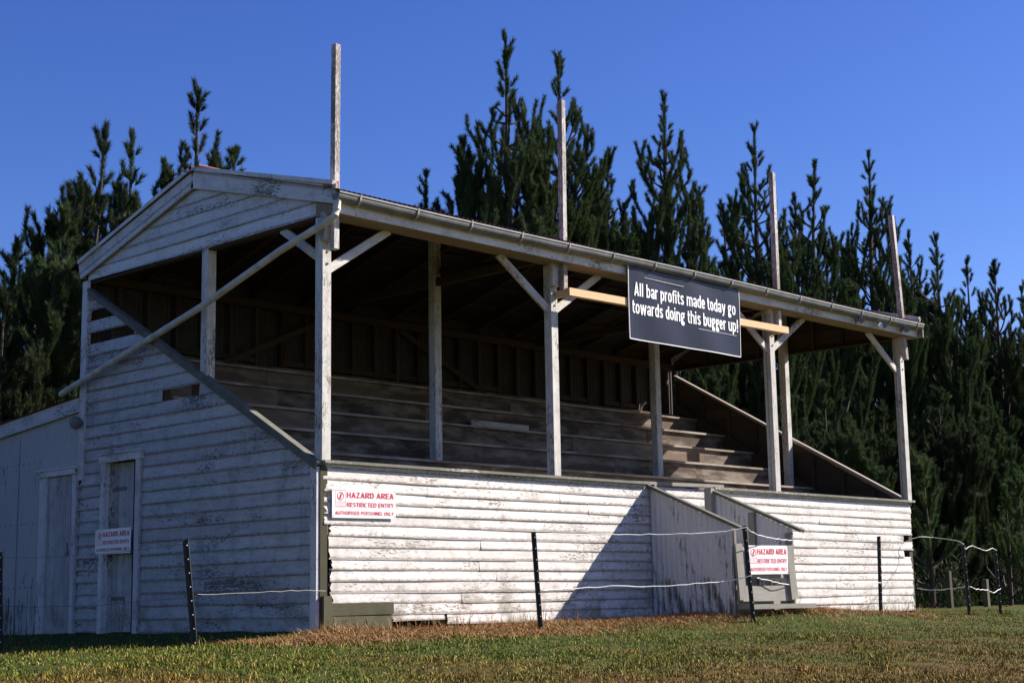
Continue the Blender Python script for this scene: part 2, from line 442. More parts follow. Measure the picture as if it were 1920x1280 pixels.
c = g.ramp(g.rnd(), 0, 1, (.21, .11, .038, 1), (.54, .335, .14, 1))
c = g.mix(g.ramp(g.noise(g.coord('World', (1, 1, 1)), 2.2, 5, .6), .45, .65), c, (.36, .17, .052))
g.l(c, b.inputs['Base Color']); M['straw'] = m
# turf: wedge in front of the camera and a good margin to both sides
def wedge(n, r0, r1, spread, power=1.0):
    r = r0+(r1-r0)*RNG.random(n)**power; a = AZ+RNG.uniform(-spread, spread, n)
    return -10.95+r*np.sin(a), -13.5+r*np.cos(a)
def inside_stand(px, py): return ((px > -.05) & (px < 12.85) & (py > -.03)) | ((px > 5.7) & (px < 7.2) & (py > -1.4) & (py <= 0))
px, py = wedge(330000, 8.2, 30, .46, 1.2)
strip = -1.22-.45*np.exp(-((px-.3)/3.4)**2)+.25*np.sin(px*1.7)*np.sin(px*.63+1)-.5*np.exp(-((px-6.8)/1.5)**2)+RNG.normal(0, .28, len(px))
strip_on = (py > strip) & (px > -1.2) & (px < 10.5)
k = ~inside_stand(px, py) & ~(strip_on & (RNG.random(len(px)) < .74)) & (py < 9)
px, py = px[k], py[k]
tx, ty = wedge(46, 9.5, 19, .36); tx = np.concatenate([tx, [2.49, -2.27, 5.64, 9.94, 12.7, 13.8]]); ty = np.concatenate([ty, [-1.05, -1.05, -1.8, -1.05, -1.05, -1.05]])
kk = (ty < -.9); tx, ty = np.repeat(tx[kk], 55), np.repeat(ty[kk], 55); nb_ = len(px)
px = np.concatenate([px, tx+RNG.normal(0, .06, len(tx))]); py = np.concatenate([py, ty+RNG.normal(0, .06, len(tx))])
tall = np.ones(len(px)); tall[nb_:] = RNG.uniform(2.0, 4.2, len(tx))
props(blades('grass', px, py, tall*RNG.gamma(4, .0048, len(px))*(1+.9*np.clip(np.sin(px*2.1+np.sin(py*1.7))*np.sin(py*2.6+np.sin(px*1.3)*1.4), 0, 1)**2), RNG.uniform(.005, .011, len(px)), RNG.uniform(.35, .97, len(px)), M['grass']),
      'short green and browning turf in front of the grandstand', 'grass', kind='stuff')
n = 90000
px = RNG.uniform(-2.0, 11.0, n); py = RNG.uniform(-2.3, .0, n)
strip = -1.22-.45*np.exp(-((px-.3)/3.4)**2)+.25*np.sin(px*1.7)*np.sin(px*.63+1)-.5*np.exp(-((px-6.8)/1.5)**2)+RNG.normal(0, .25, n)
k = (py > strip) & ~inside_stand(px, py) & ~((px < -.4) & (py > -.75)); px, py = px[k], py[k]
lift = RNG.random(len(px))**2*(.02+.11*np.exp(-((px+.35)/.5)**2-((py+.75)/.35)**2)+.09*np.exp(-((px-6.7)/1.0)**2-((py+1.65)/.25)**2))
props(blades('dry_straw', px, py, RNG.uniform(.03, .13, len(px)), RNG.uniform(.004, .008, len(px)), RNG.uniform(.86, .995, len(px)), M['straw'], lift),
      'brown dead grass lying along the foot of the weatherboard wall', 'dead grass', kind='stuff')

n = 900
px = RNG.uniform(-.2, 12.9, n); k = (px < 5.7) | (px > 7.3); px = px[k]; py = -.05-RNG.random(len(px))**2*.35
props(blades('dry_stalks', px, py, RNG.uniform(.06, .26, len(px)), RNG.uniform(.004, .008, len(px)), RNG.uniform(.1, .85, len(px)), M['straw']),
      'long dry stalks growing up against the foot of the boards', 'dead grass', kind='stuff')

# ------------------------------------------------------------------ grandstand
L, D, H1, H2 = 12.76, 4.95, 1.80, 4.60
stand = empty('grandstand', (0, 0, 0), 'old white weatherboard grandstand with peeling paint, tiered seats and a rusty iron roof', 'grandstand')
ST0, ST1 = 5.756, 7.146
Pf = lambda u, v, n: (u, -n, v)
mb = MB()
def ragf(i, v):
    q = random.uniform(0, .02)
    if .95 < v < 1.06: return (.09, 0)
    if v < 1.0: q += .075+random.uniform(0, .035)
    r = random.uniform(0, .025)
    if .86 < v < 1.24: r = .33+random.uniform(-.05, .03) if v > .92 else .2
    elif v < .86: r = .03+random.uniform(0, .05)
    elif v < 1.3: r = 0
    return (q, r)
boards(mb, Pf, .0, 1.79, .1243, lambda v: .03, lambda v: L, holes=[(ST0+.02, ST1-.02, -1, 1.82), (-1, 1.02, -.1, .245), (1.02, 1.9, -.1, .10)], ragL=.05, ragR=.05, rag=ragf, wob=.004, out=.019, thick=.015)
one_board(mb, Pf, .05, .124, 1.06, 1.04, 1.88, 1.9, .03, .03, .25, .006, .019, .015)
front = mb.build('front_wall', [M['front'], M['dark']], stand)
for lo, hi in (((.02, -.075, 1.795), (ST0-.05, .09, 1.828)), ((ST1+.05, -.075, 1.79), (L+.05, .09, 1.823))):
    mb = MB(); mb.box(lo, hi); mb.build('cap_rail', M['cap'], front)
for lo, hi in (((.0, -.012, -.15), (.10, .08, 1.79)), ((L-.11, .0, -.1), (L-.01, .09, 1.79))):
    mb = MB(); mb.box(lo, hi); mb.build('corner_stud', M['bare'], front)
mb = MB()
for a, b_, e, tl in ((-.06, .115, 1.02, .0), (.122, .258, 1.045, .008)): mb.beam((.14, -.028, (a+b_)/2), (e, -.034, (a+b_)/2+tl), .03, b_-a)
mb.box((.02, -.055, -.1), (.135, -.014, .34))
props(mb.build('bare_board', M['bare'], front), 'two unpainted greenish boards patching the bottom corner')
for x in np.arange(.7, L, .6):
    if ST0-.1 < x < ST1+.1: continue
    mb = MB(); mb.box((x, .004, -.1), (x+.05, .09, 1.77)); mb.build('wall_stud', M['dark'], front)

def side_wall(x, sgn, mat, holes, name):
    P = lambda u, v, n: (x+sgn*n, u, v)
    mb = MB()
    top = lambda v: 0.02 if v < 1.72 else .02+(v-1.72)*(4.85/2.73)
    boards(mb, P, -.06, 4.45, .158, lambda v: max(.03, top(v)), lambda v: 4.905 if v > 1.93 or sgn > 0 else 5.03, holes=holes, wob=.005, joints=(sgn > 0))
    o = mb.build(name, [mat, M['dark']], stand)
    return o
doorh = [(3.50, 4.46, -.2, 2.15)]
gaps = [(4.10, 4.86, 3.98, 4.15), (3.75, 4.87, 3.72, 3.83), (2.3, 3.12, 2.80, 2.97)]
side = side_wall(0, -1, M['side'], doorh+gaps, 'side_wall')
def stair_cap(x, par, sgn, mat):
    mb = MB()
    mb.beam((x, -.02, 1.79), (x, 4.9, 4.50), .10, .04)
    mb.beam((x+sgn*.045, .0, 1.75), (x+sgn*.045, 4.86, 4.45), .02, .06)
    return mb.build('raking_cap', mat, par)
stair_cap(-.01, side, -1, M['mosscap'])
mb = MB(); mb.box((-.001, 4.99, -.1), (.09, 5.06, 4.6)); mb.build('corner_stud', M['dark'], side)
for lo, hi in (((-.045, .0, -.1), (-.003, .11, 1.755)), ((-.048, 4.90, 1.93), (-.004, 5.03, 4.62))):
    mb = MB(); mb.box(lo, hi); mb.build('corner_board', M['trim'], side)
for y in np.arange(.6, 4.9, .62):
    mb = MB(); mb.box((.01, y, -.05), (.09, y+.05, 1.68+(y)*.556-.03)); mb.build('wall_stud', M['frame'], side)
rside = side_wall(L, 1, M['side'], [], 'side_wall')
stair_cap(L-.02, rside, 1, M['greycap'])
for y in np.arange(.62, 4.9, .6):
    mb = MB(); mb.box((L-.09, y, -.05), (L-.01, y+.05, 1.70+y*.556-.03)); mb.build('wall_stud', M['frame'], rside)
mb = MB()
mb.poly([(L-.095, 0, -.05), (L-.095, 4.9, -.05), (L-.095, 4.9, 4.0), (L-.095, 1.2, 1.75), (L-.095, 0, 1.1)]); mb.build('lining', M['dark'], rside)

# rear wall: iron sheets, studs, plates, diagonal braces
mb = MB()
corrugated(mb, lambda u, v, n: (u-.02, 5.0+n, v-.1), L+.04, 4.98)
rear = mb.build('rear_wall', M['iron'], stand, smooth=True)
for x in np.arange(.46, L-.1, .463):
    mb = MB(); mb.box((x-.025, 4.89, 3.70), (x+.025, 4.985, 4.60)); mb.build('stud', M['frame'], rear)
mb = MB(); mb.box((.05, 4.86, 4.60), (L-.05, 4.985, 4.71)); mb.build('wall_plate', M['frame'], rear)
for x in np.arange(.46, L-.5, .463):
    if random.random() < .6: mb = MB(); mb.box((x+.027, 4.905, 3.78), (x+.435, 4.97, 3.86)); mb.build('nogging', M['frame'], rear)
for a, b_ in (((2.2, 3.72), (4.1, 4.58)), ((5.6, 4.58), (7.5, 3.72))):
    mb = MB(); mb.beam((a[0], 4.875, a[1]), (b_[0], 4.875, b_[1]), .022, .09); mb.build('brace', M['frame'], rear)

# seating tiers
ROWS = [(1.19, 1.795), (1.81, 2.155), (2.43, 2.515), (3.06, 2.875), (3.69, 3.245), (4.31, 3.605)]
for k, (y, z) in enumerate(ROWS):
    yn = ROWS[k+1][0] if k < 5 else 4.98
    zl = ROWS[k-1][1] if k else 1.0
    mb = MB()
    # riser: two rows of planks with butt joints; tread: planks; nosing stands proud
    for (z0, z1) in ((zl+.002, z-.036),):
        q = .12
        while q < L-.12:
            e = min(q+random.uniform(1.6, 4.2), L-.12)
            mb.box((q, y+.05+random.uniform(-.004, .004), z0), (e-.003, y+.075, z1)); q = e
    n = 3
    for j in range(n):
        y0 = y+j*(yn+.03-y)/n; y1 = y+(j+1)*(yn+.03-y)/n-.006
        q = .12
        while q < L-.12:
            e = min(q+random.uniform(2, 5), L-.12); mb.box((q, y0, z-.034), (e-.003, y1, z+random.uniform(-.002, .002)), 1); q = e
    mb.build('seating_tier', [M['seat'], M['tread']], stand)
mb = MB(); mb.box((.1, 4.87, 3.61), (L-.1, 4.888, 3.745)); mb.build('back_board', M['seat'], stand)
mb = MB()
for j in range(8): mb.box((.1, .02+j*.15, .96), (L-.1, .16+j*.15, 1.0))
mb.build('floor', M['seat'], stand)
mb = MB()
boards(mb, lambda u, v, n: (u, .93-n, v), 1.0, 1.87, .1243, lambda v: 5.9, lambda v: 8.55)
inw = mb.build('inner_wall', [M['front'], M['dark']], stand)
mb = MB(); mb.beam((5.7, .93, 1.905), (8.68, .93, 1.952), .13, .05); mb.build('cap_rail', M['grey'], inw)

# posts
def brace(par, a, b_, w=.045, h=.10):
    mb = MB(); mb.beam(a, b_, w, h, (0, 0, 1)); mb.build('brace', M['postp'], par, bevel=.004)
PX = [.06, 3.88, 8.83, 12.70]
for i, x in enumerate(PX):
    mb = MB(); mb.box((x-.066, -.04, 1.82), (x+.066, .09, 4.60)); p = mb.build('post', M['postp'], stand, bevel=.006)
    if i > 0: brace(p, (x-.05, .025, 4.0), (x-.98, .025, 4.61))
    if i < 3: brace(p, (x+.05, .025, 4.0), (x+.99, .025, 4.61))
    if i == 0: brace(p, (x, .08, 4.14), (x, .78, 4.60))
    for z in (4.06, 4.20):
        mb = MB(); mb.tube([(x+.01, -.038, z), (x+.01, -.052, z)], .014, 6); mb.build('bolt', M['lamp'], p)
    mb = MB(); mb.box((x-.10, -.115, 4.30), (x+.05, -.043, 4.64)); mb.build('packing_block', M['postp'], p, bevel=.005)
for x, top in ((.06, 5.6), (3.89, 5.42), (8.80, 5.42), (12.53, 5.4)):
    y0 = 2.25; z0 = 2.16 if .5 < x else 2.9
    mb = MB(); mb.box((x-.065, y0-.065, z0-.03), (x+.065, y0+.065, 5.44)); mb.build('post', M['postp'], stand, bevel=.006)
for x, xt, z0, z1 in ((.065, .085, 4.20, 6.63), (3.93, 3.965, 4.25, 6.84), (8.83, 8.845, 4.31, 6.77), (12.605, 12.40, 4.20, 6.69)):
    mb = MB(); mb.beam((x, -.165, z0), (xt, -.165, z1), .082, .082, (0, 1, 0)); mb.build('pole', M['polep'], stand, bevel=.006)

# eave beam, fascia, gutter
mb = MB(); mb.box((-.02, -.277, 4.602), (L+.02, .06, 4.78)); mb.build('eave_beam', M['soffit'], stand)
mb = MB()
q = -.05
for e in (1.30, 5.2, 9.4, L+.06): mb.box((q, -.30, 4.595), (e-.003, -.28, 4.83)); q = e
mb.build('fascia', M['barn'], stand)
mb = MB(); N = 10; gx0, gx1 = -.09, L+.05
prof = [(-.372+.068*math.cos(math.pi*(1+k/N)), 4.785+.082*math.sin(math.pi*(1+k/N))) for k in range(N+1)]
prof = [(-.45, 4.80), (-.45, 4.787)] + prof
inn = [(y+(.008 if y < -.37 else -.006), z+.008) for y, z in prof[::-1]]
sag = lambda t: -.010*math.sin(t*math.pi*3)
ring = prof+inn; n = 14
for s_ in range(n):
    xa = gx0+(gx1-gx0)*s_/n; xb = gx0+(gx1-gx0)*(s_+1)/n
    for k in range(len(ring)):
        a = ring[k]; b_ = ring[(k+1) % len(ring)]
        mb.poly([(xa, a[0], a[1]+sag(s_/n)), (xb, a[0], a[1]+sag((s_+1)/n)), (xb, b_[0], b_[1]+sag((s_+1)/n)), (xa, b_[0], b_[1]+sag(s_/n))], None, .5)
mb.poly([(gx0-.002, y, z) for y, z in prof], None, .5); mb.poly([(gx1+.002, y, z) for y, z in prof[::-1]], None, .5)
gut = mb.build('gutter', M['gutter'], stand)
for i in range(15):
    x = .22+i*.885; t = (x-gx0)/(gx1-gx0); mb = MB()
    pts = [(x, -.372+.077*math.cos(math.pi*(1+k/7)), 4.783+.092*math.sin(math.pi*(1+k/7))+sag(t)) for k in range(8)]
    pts = [(x, -.454, 4.806)] + pts + [(x+.01, -.302, 4.77)]
    for a, b_ in zip(pts[:-1], pts[1:]): mb.beam(a, b_, .022, .007, (1, 0, 0) if 0 else (0, 0, 1))
    mb.build('gutter_bracket', M['clip'], gut)
mb = MB(); mb.tube([(-.07, -.38, 4.70), (-.08, -.385, 4.60), (-.10, -.385, 4.54), (-.11, -.34, 4.50), (-.12, .6, 4.285), (-.12, 2.14, 3.856), (-.12, 5.38, 3.12)], .043, 10)
mb.build('downpipe', M['pipe'], stand, smooth=True)
mb = MB(); mb.box((L+.055, -.40, 4.58), (L+.085, -.05, 4.80)); mb.build('end_block', M['cap'], stand)

# roof
RY, RZ, EY, EZ = 2.45, 5.645, -.42, 4.825
sl = math.hypot(RY-EY, RZ-EZ)
def roofP(sgn):
    dy = (RY-EY)/sl*sgn; dz = (RZ-EZ)/sl
    ey = EY if sgn > 0 else 2*RY-EY
    return lambda u, v, n: (u-.10, ey+dy*v-dz*sgn*n, EZ+dz*v+abs(dy)*n)
mb = MB()
for sgn in (1, -1):
    corrugated(mb, roofP(sgn), L+.22, sl, .0762, .011, 1)
roof = mb.build('roof', [M['rust'], M['innerroof']], stand, smooth=True)
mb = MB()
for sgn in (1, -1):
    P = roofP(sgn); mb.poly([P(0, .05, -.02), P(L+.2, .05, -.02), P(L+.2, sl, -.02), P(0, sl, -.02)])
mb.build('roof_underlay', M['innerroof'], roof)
mb = MB()
for sgn in (1, -1):
    mb.beam((-.11, RY-sgn*.09, RZ-.005), (L+.13, RY-sgn*.09, RZ-.005), .22, .012, (0, .29*sgn, 1))
mb.tube([(-.11, RY, RZ+.025), (L+.13, RY, RZ+.025)], .03, 8)
mb.build('ridge_cap', M['ridge'], roof)
mb = MB(); mb.box((-.10, -.30, 4.885), (.02, -.16, 4.96)); mb.build('flashing', M['ridge'], roof)
for x in np.arange(.9, L, .92):
    for sgn in (1, -1):
        P = roofP(sgn); mb = MB(); a = Vector(P(x+.1, .12, -.115)); b_ = Vector(P(x+.1, sl-.03, -.115)); mb.beam(a, b_, .05, .11); mb.build('rafter', M['frame'], roof)
for sgn in (1, -1):
    P = roofP(sgn)
    for v in np.arange(.35, sl, .66):
        mb = MB(); mb.beam(P(.1, v, -.042), P(L+.1, v, -.042), .075, .035, (0, -.29*sgn, 1)); mb.build('purlin', M['frame'], roof)
mb = MB(); mb.box((.05, 2.37, 5.40), (L-.05, 2.45, 5.52)); mb.build('ridge_beam', M['frame'], roof)
for x in (3.88, 8.83):
    mb = MB(); mb.box((x-.03, .1, 4.66), (x+.03, 4.9, 4.78)); mb.beam((x+.06, 2.3, 4.9), (x+.06, .5, 4.75), .04, .09); mb.build('tie_beam', M['frame'], roof)

# gables
def gable(x, sgn, detail):
    P = lambda u, v, n: (x+sgn*n, u, v)
    mb = MB()
    sl_ = (5.50-4.60)/2.45
    bot = 4.615
    boards(mb, P, bot, 5.50, .155, lambda v: max(.03, (v-4.80)/.275-.2), lambda v: min(4.93, 5.06-(v-4.80)/.272), wob=.006, joints=False)
    gb = mb.build('gable', [M['gable'], M['frame']], stand)
    xb = x+sgn*.062
    for s2, (ye, ze) in ((1, (-.34, 4.815)), (-1, (5.08, 4.79))):
        mb = MB()
        apex = (xb, RY, 5.53)
        mb.beam((xb, ye, ze-.02), apex, .028, .225); mb.beam((xb+sgn*.018, ye, ze+.105), (apex[0]+sgn*.018, apex[1], apex[2]+.135), .06, .05)
        mb.build('bargeboard', M['trim'], gb)
    for y in np.arange(.5, 4.8, .6):
        mb = MB(); mb.box((x-sgn*.075, y, 4.612), (x-sgn*.008, y+.05, 5.36-abs(y+.02-2.45)*.29)); mb.build('gable_stud', M['frame'], gb)
    mb = MB(); mb.box((x-sgn*.10, .12, 4.585), (x-sgn*.004, 4.93, 4.61)); mb.build('bottom_plate', M['frame'], gb)
gable(0, -1, True); gable(L, 1, False)

# side door in the weatherboards
def door(par, y0, y1, z1, fw, xo, leafcol):
    mb = MB()
    mb.box((xo-.035, y0, -.1), (xo+.02, y0+fw, z1)); mb.box((xo-.035, y1-fw, -.1), (xo+.02, y1, z1))
    mb.box((xo-.05, y0-.03, z1-.005), (xo+.02, y1+.03, z1+.09))
    mb.box((xo-.07, y0-.05, z1+.092), (xo+.02, y1+.05, z1+.115))
    mb.box((xo+.02, y0+fw, -.1), (xo+.14, y0+fw+.02, z1)); mb.box((xo+.02, y1-fw-.02, -.1), (xo+.14, y1-fw, z1))
    dr = mb.build('door', M['trim'], par)
    mb = MB(); n = 5; a = y0+fw; w_ = (y1-fw-a)/n
    for i in range(n): mb.box((xo+.10, a+i*w_+.002, -.05), (xo+.13, a+(i+1)*w_-.002, z1-.01))
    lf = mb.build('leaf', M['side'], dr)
    for z in (.35, 1.75):
        mb = MB(); mb.box((xo+.088, y1-fw-.32, z), (xo+.099, y1-fw-.03, z+.045)); mb.build('hinge', M['lamp'], dr)
    mb = MB(); mb.tube([(xo+.10, a+.09, 1.0), (xo+.05, a+.09, 1.0)], [.012, .022], 8); mb.build('handle', M['lamp'], dr)
door(stand, 3.52, 4.44, 2.12, .10, -.02, 0)
# round lamp near the rear corner, three small floodlights on the fascia
mb = MB(); mb.tube([(-.03, 4.93, 2.70), (-.10, 4.93, 2.70)], .02, 8)
mb.tube([(-.07, 4.93, 2.70), (-.10, 4.93, 2.695), (-.16, 4.93, 2.685), (-.20, 4.93, 2.675), (-.21, 4.93, 2.672)], [.03, .075, .09, .075, .02], 12)
mb.build('wall_lamp', M['lamp'], stand, smooth=True)
def flood(x, z, white):
    mb = MB(); mb.box((x-.03, -.32, z-.04), (x+.03, -.302, z+.04)); mb.tube([(x, -.32, z), (x-.02, -.37, z)], .014, 6)
    mb.tube([(x-.02, -.36, z+.01), (x-.05, -.41, z), (x-.09, -.46, z-.02), (x-.095, -.465, z-.022)], [.02, .045, .055, .02], 10)
    f = mb.build('floodlight', M['lamp'], stand, smooth=True)
    if white:
        mb = MB(); mb.tube([(x-.13, -.31, z-.02), (x-.15, -.39, z-.03), (x-.16, -.43, z-.035)], [.02, .04, .055], 10); mb.build('lamp_cone', M['lampw'], f, smooth=True)
flood(10.85, 4.645, False); flood(11.56, 4.65, True); flood(12.27, 4.66, False)

# entrance stair
stair = MB()
for k in range(5):
    stair.box((ST0+.05, -1.30+k*.30, .0), (ST1-.05, -.98+k*.30, .22+.17*k))
stair_o = stair.build('staircase', M['grey'], stand)
for x, sgn in ((ST0, -1), (ST1, 1)):
    yb, zt0, zt1 = -1.40, 1.75, 1.135
    mb = MB()
    for (u0, u1, off) in ((0, .668, 0), (.655, 1.37, .006)):
        corrugated(mb, lambda u, v, n: (x-off-n, -.03-u0-u, -.05+v), u1-u0, 1.8, .085, .009, 3, edge=lambda u: zt0-(zt0-zt1)*(u+u0+.03)/1.45+.05)
    pn = mb.build('side_panel', M['corr2'], stair_o, smooth=True)
    mb = MB(); mb.beam((x, -.0, zt0+.035), (x, yb-.14, zt1-.005), .10, .04); mb.build('raking_cap', M['mosscap'], pn)
    i0, i1 = (x-.05, x-.015) if sgn > 0 else (x+.015, x+.06)
    for lo, hi in (((i0, yb, -.05), (i1, yb+.11, zt1-.02)), ((i0-.02*(sgn > 0), -.80, .2), (i1, -.70, 1.42)), ((i0-.05*(sgn > 0), -.10, .2), (i1, .02, 1.80))):
        mb = MB(); mb.box(lo, hi); mb.build('newel_post', M['grey'], pn)
mb = MB(); mb.box((ST0+.02, -1.62, .10), (ST1+.14, -1.40, .16)); mb.build('bottom_step', M['grey'], stair_o)

# ------------------------------------------------------------------ lean-to shed
shed = empty('lean_to_shed', (0, 5.04, -.06), 'low lean-to shed of white painted corrugated iron at the stand\'s rear corner', 'shed')
mb = MB(); roofz = lambda y: 3.02-(y-5.03)*.085
corrugated(mb, lambda u, v, n: (-.012-n, 5.04+u, -.1+v), 3.6, 3.0, .076, .008, 2, edge=lambda u: roofz(5.04+u)+.1-.05)
corrugated(mb, lambda u, v, n: (0+u, 8.64+n, -.1+v), 4.4, 2.7, .076, .008, 2)
# door opening is covered by a leaf standing just proud of the sheets
for z in (.55, 1.42, 2.25):
    for y in np.arange(6.05, 8.6, .152): mb.box((-.028, y-.008, z-.008), (-.018, y+.008, z+.008), 1)
for z0, y in ((.0, 6.62), (.0, 7.38)): mb.box((-.026, y, z0), (-.0215, y+.006, 2.6), 1)
wl = mb.build('wall', [M['corr'], M['lamp']], shed, smooth=True)
mb = MB(); mb.beam((-.05, 5.035, roofz(5.03)-.075), (-.05, 8.75, roofz(8.75)-.075), .03, .19); mb.build('bargeboard', M['trim'], shed)
mb = MB(); corrugated(mb, lambda u, v, n: (-.1+u, 5.03+v, roofz(5.03+v)+.03+n), 4.6, 3.75, .076, .008, 1); mb.build('roof', M['rust'], shed, smooth=True)
mb = MB(); mb.box((-.055, 5.05, -.12), (-.024, 5.16, 2.02)); mb.box((-.055, 5.86, -.12), (-.024, 5.99, 2.02)); mb.box((-.085, 5.03, 2.022), (-.024, 6.02, 2.10)); mb.box((-.10, 5.02, 2.102), (-.024, 6.04, 2.125))
dr = mb.build('door', M['trim'], shed)
mb = MB()
for i in range(5): mb.box((-.040, 5.163+i*.139, -.08), (-.026, 5.30+i*.139, 2.018))
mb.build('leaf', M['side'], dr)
mb = MB(); mb.box((-.052, 5.22, 1.0), (-.041, 5.25, 1.12)); mb.box((-.066, 5.2, .95), (-.041, 5.26, 1.0)); mb.build('latch', M['lamp'], dr)
mb = MB(); mb.box((-.075, 5.78, -.1), (-.042, 5.855, 2.018)); mb.build('jamb', M['trim'], dr)

# ------------------------------------------------------------------ gate across the stair
gate = empty('gate', (6.4, -1.47, .2), 'makeshift grey timber gate closing the foot of the entrance stair', 'gate')
for a, b_ in (((5.80, .22), (5.745, .94)), ((6.985, .22), (6.90, .93))):
    mb = MB(); mb.beam((a[0], -1.47, a[1]), (b_[0], -1.47, b_[1]), .15, .035, (0, 1, 0)); mb.build('stile', M['grey'], gate)
mb = MB(); mb.box((5.85, -1.445, .50), (6.90, -1.42, .64)); mb.build('rail', M['grey'], gate)
mb = MB(); mb.box((5.85, -1.445, .20), (6.92, -1.42, .40)); mb.build('rail', M['grey'], gate)
mb = MB(); mb.box((5.85, -1.445, .66), (6.90, -1.42, .90)); mb.build('rail', M['grey'], gate)

# ------------------------------------------------------------------ signs
def glyphs(t):
    """heavy condensed sans: each letter = (advance, strokes); strokes are centre lines, cap height 1, x height .74"""
    h = t/2; X = .74
    def arc(cx, cy, rx, ry, a0, a1, n=16, e=2.5):
        o = []
        for k in range(n+1):
            a = math.radians(a0+(a1-a0)*k/n); c, q = math.cos(a), math.sin(a)
            o.append((cx+rx*math.copysign(abs(c)**(2/e), c), cy+ry*math.copysign(abs(q)**(2/e), q)))
        return o
    w = .50; l, rr, m = h, w-h, w/2; ry = X/2-h
    ov = lambda cx, cy, rx, ry: arc(cx, cy, rx, ry, 0, 360, 28)
    bowl = ov(m, X/2, m-h, ry)
    arch = lambda x0, x1: arc((x0+x1)/2, X-.25, (x1-x0)/2, .25-h, 180, 0)+[(x1, 0)]
    g = {
     'l': (.19, [[(h, 0), (h, 1)]]), 'i': (.19, [[(h, 0), (h, X)], [(h, .84), (h, 1)]]), '!': (.22, [[(h+.02, .25), (h+.02, 1)], [(h+.02, 0), (h+.02, .16)]]),
     'o': (w, [bowl]), 'b': (w, [[(l, 0), (l, 1)], bowl]), 'd': (w, [[(rr, 0), (rr, 1)], bowl]), 'p': (w, [[(l, -.24), (l, X)], bowl]),
     'n': (w, [[(l, 0), (l, X)], arch(l, rr)]), 'h': (w, [[(l, 0), (l, 1)], arch(l, rr)]), 'u': (w, [[(rr, 0), (rr, X)], arc(m, .25, m-h, .25-h, 0, -180)[:0]+[(l, X)]+arc(m, .25, m-h, .25-h, 180, 360)]),
     'm': (.78, [[(l, 0), (l, X)], arch(l, .39), arch(.39, .78-h)]), 'r': (.36, [[(l, 0), (l, X)], arc(.30, X-.25, .30-h, .25-h, 180, 85)]),
     'a': (.47, [[(.47-h, 0), (.47-h, .5)], arc(.235, X-.23, .235-h, .23-h, 0, 165), arc(.24, .21, .24-h, .21-h, 0, 360, 24)]),
     'e': (.49, [arc(m-.005, X/2, m-h-.005, ry, 0, 318, 22), [(l, X/2-.01), (.49-h, X/2-.01)]]),
     'f': (.31, [[(.13, 0), (.13, .84)], arc(.30, .82, .17, .18-h, 180, 90), [(0, X-h), (.31, X-h)]]), 't': (.31, [[(.12, .95), (.12, .2)], arc(.29, .19, .17, .19-h, 180, 270), [(0, X-h), (.31, X-h)]]),
     's': (.44, [arc(.22, .55, .22-h, .19-h, 20, 225)+arc(.22, .19, .22-h, .19-h, 45, -160)]),
     'g': (.50, [arc(.23, .49, .23-h, .25-h, 0, 360, 24), arc(.24, -.09, .24-h, .16-h*.8, 0, 360, 24), [(.12, .28), (.10, .12), (.30, .07)], [(.36, .66), (.5, .70)]]),
     'w': (.74, [[(.06, X), (.2, 0+.02), (.37, X-.05), (.54, .02), (.68, X)]]), 'y': (.48, [[(.06, X), (.25, .05)], [(.42, X), (.22, -.12), (.06, -.18)]]),
     'A': (.58, [[(.07, 0), (.29, .96), (.51, 0)], [(.15, .27), (.43, .27)]]), 'Z': (.50, [[(.03, 1-h), (.42, 1-h), (.08, h), (.48, h)]]), 'H': (.54, [[(h, 0), (h, 1)], [(.54-h, 0), (.54-h, 1)], [(h, .52), (.54-h, .52)]]),
     'R': (.54, [[(h, 0), (h, 1)], [(h, 1-h)]+arc(.30, .74, .24-h, .26-h, 90, -90)+[(h, .48)], [(.28, .46), (.48, 0)]]), 'P': (.52, [[(h, 0), (h, 1)], [(h, 1-h)]+arc(.29, .72, .23-h, .28-h, 90, -90)+[(h, .44+h)]]),
     'D': (.54, [[(h, 0), (h, 1)], [(h, 1-h)]+arc(.25, .5, .29-h, .5-h, 90, -90)+[(h, h)]]), 'E': (.46, [[(h, 0), (h, 1)], [(h, 1-h), (.46, 1-h)], [(h, .52), (.43, .52)], [(h, h), (.46, h)]]),
     'T': (.48, [[(.24, 0), (.24, 1)], [(0, 1-h), (.48, 1-h)]]), 'I': (.20, [[(.10, 0), (.10, 1)]]), 'L': (.44, [[(h, 1), (h, 0)], [(h, h), (.44, h)]]), 'N': (.54, [[(h, 0), (h, 1)], [(h, .92), (.54-h, .08)], [(.54-h, 0), (.54-h, 1)]]),
     'O': (.56, [ov(.28, .5, .28-h, .5-h)]), 'U': (.54, [[(h, 1)]+arc(.27, .3, .27-h, .3-h, 180, 360)+[(.54-h, 1)]]), 'C': (.52, [arc(.27, .5, .27-h, .5-h, 45, 315, 24)]),
     'S': (.50, [arc(.25, .74, .25-h, .26-h, 20, 225)+arc(.25, .27, .25-h, .27-h, 45, -160)]), 'Y': (.54, [[(.05, 1), (.27, .45), (.27, 0)], [(.49, 1), (.27, .45)]]), ' ': (.20, []),
    }
    return g
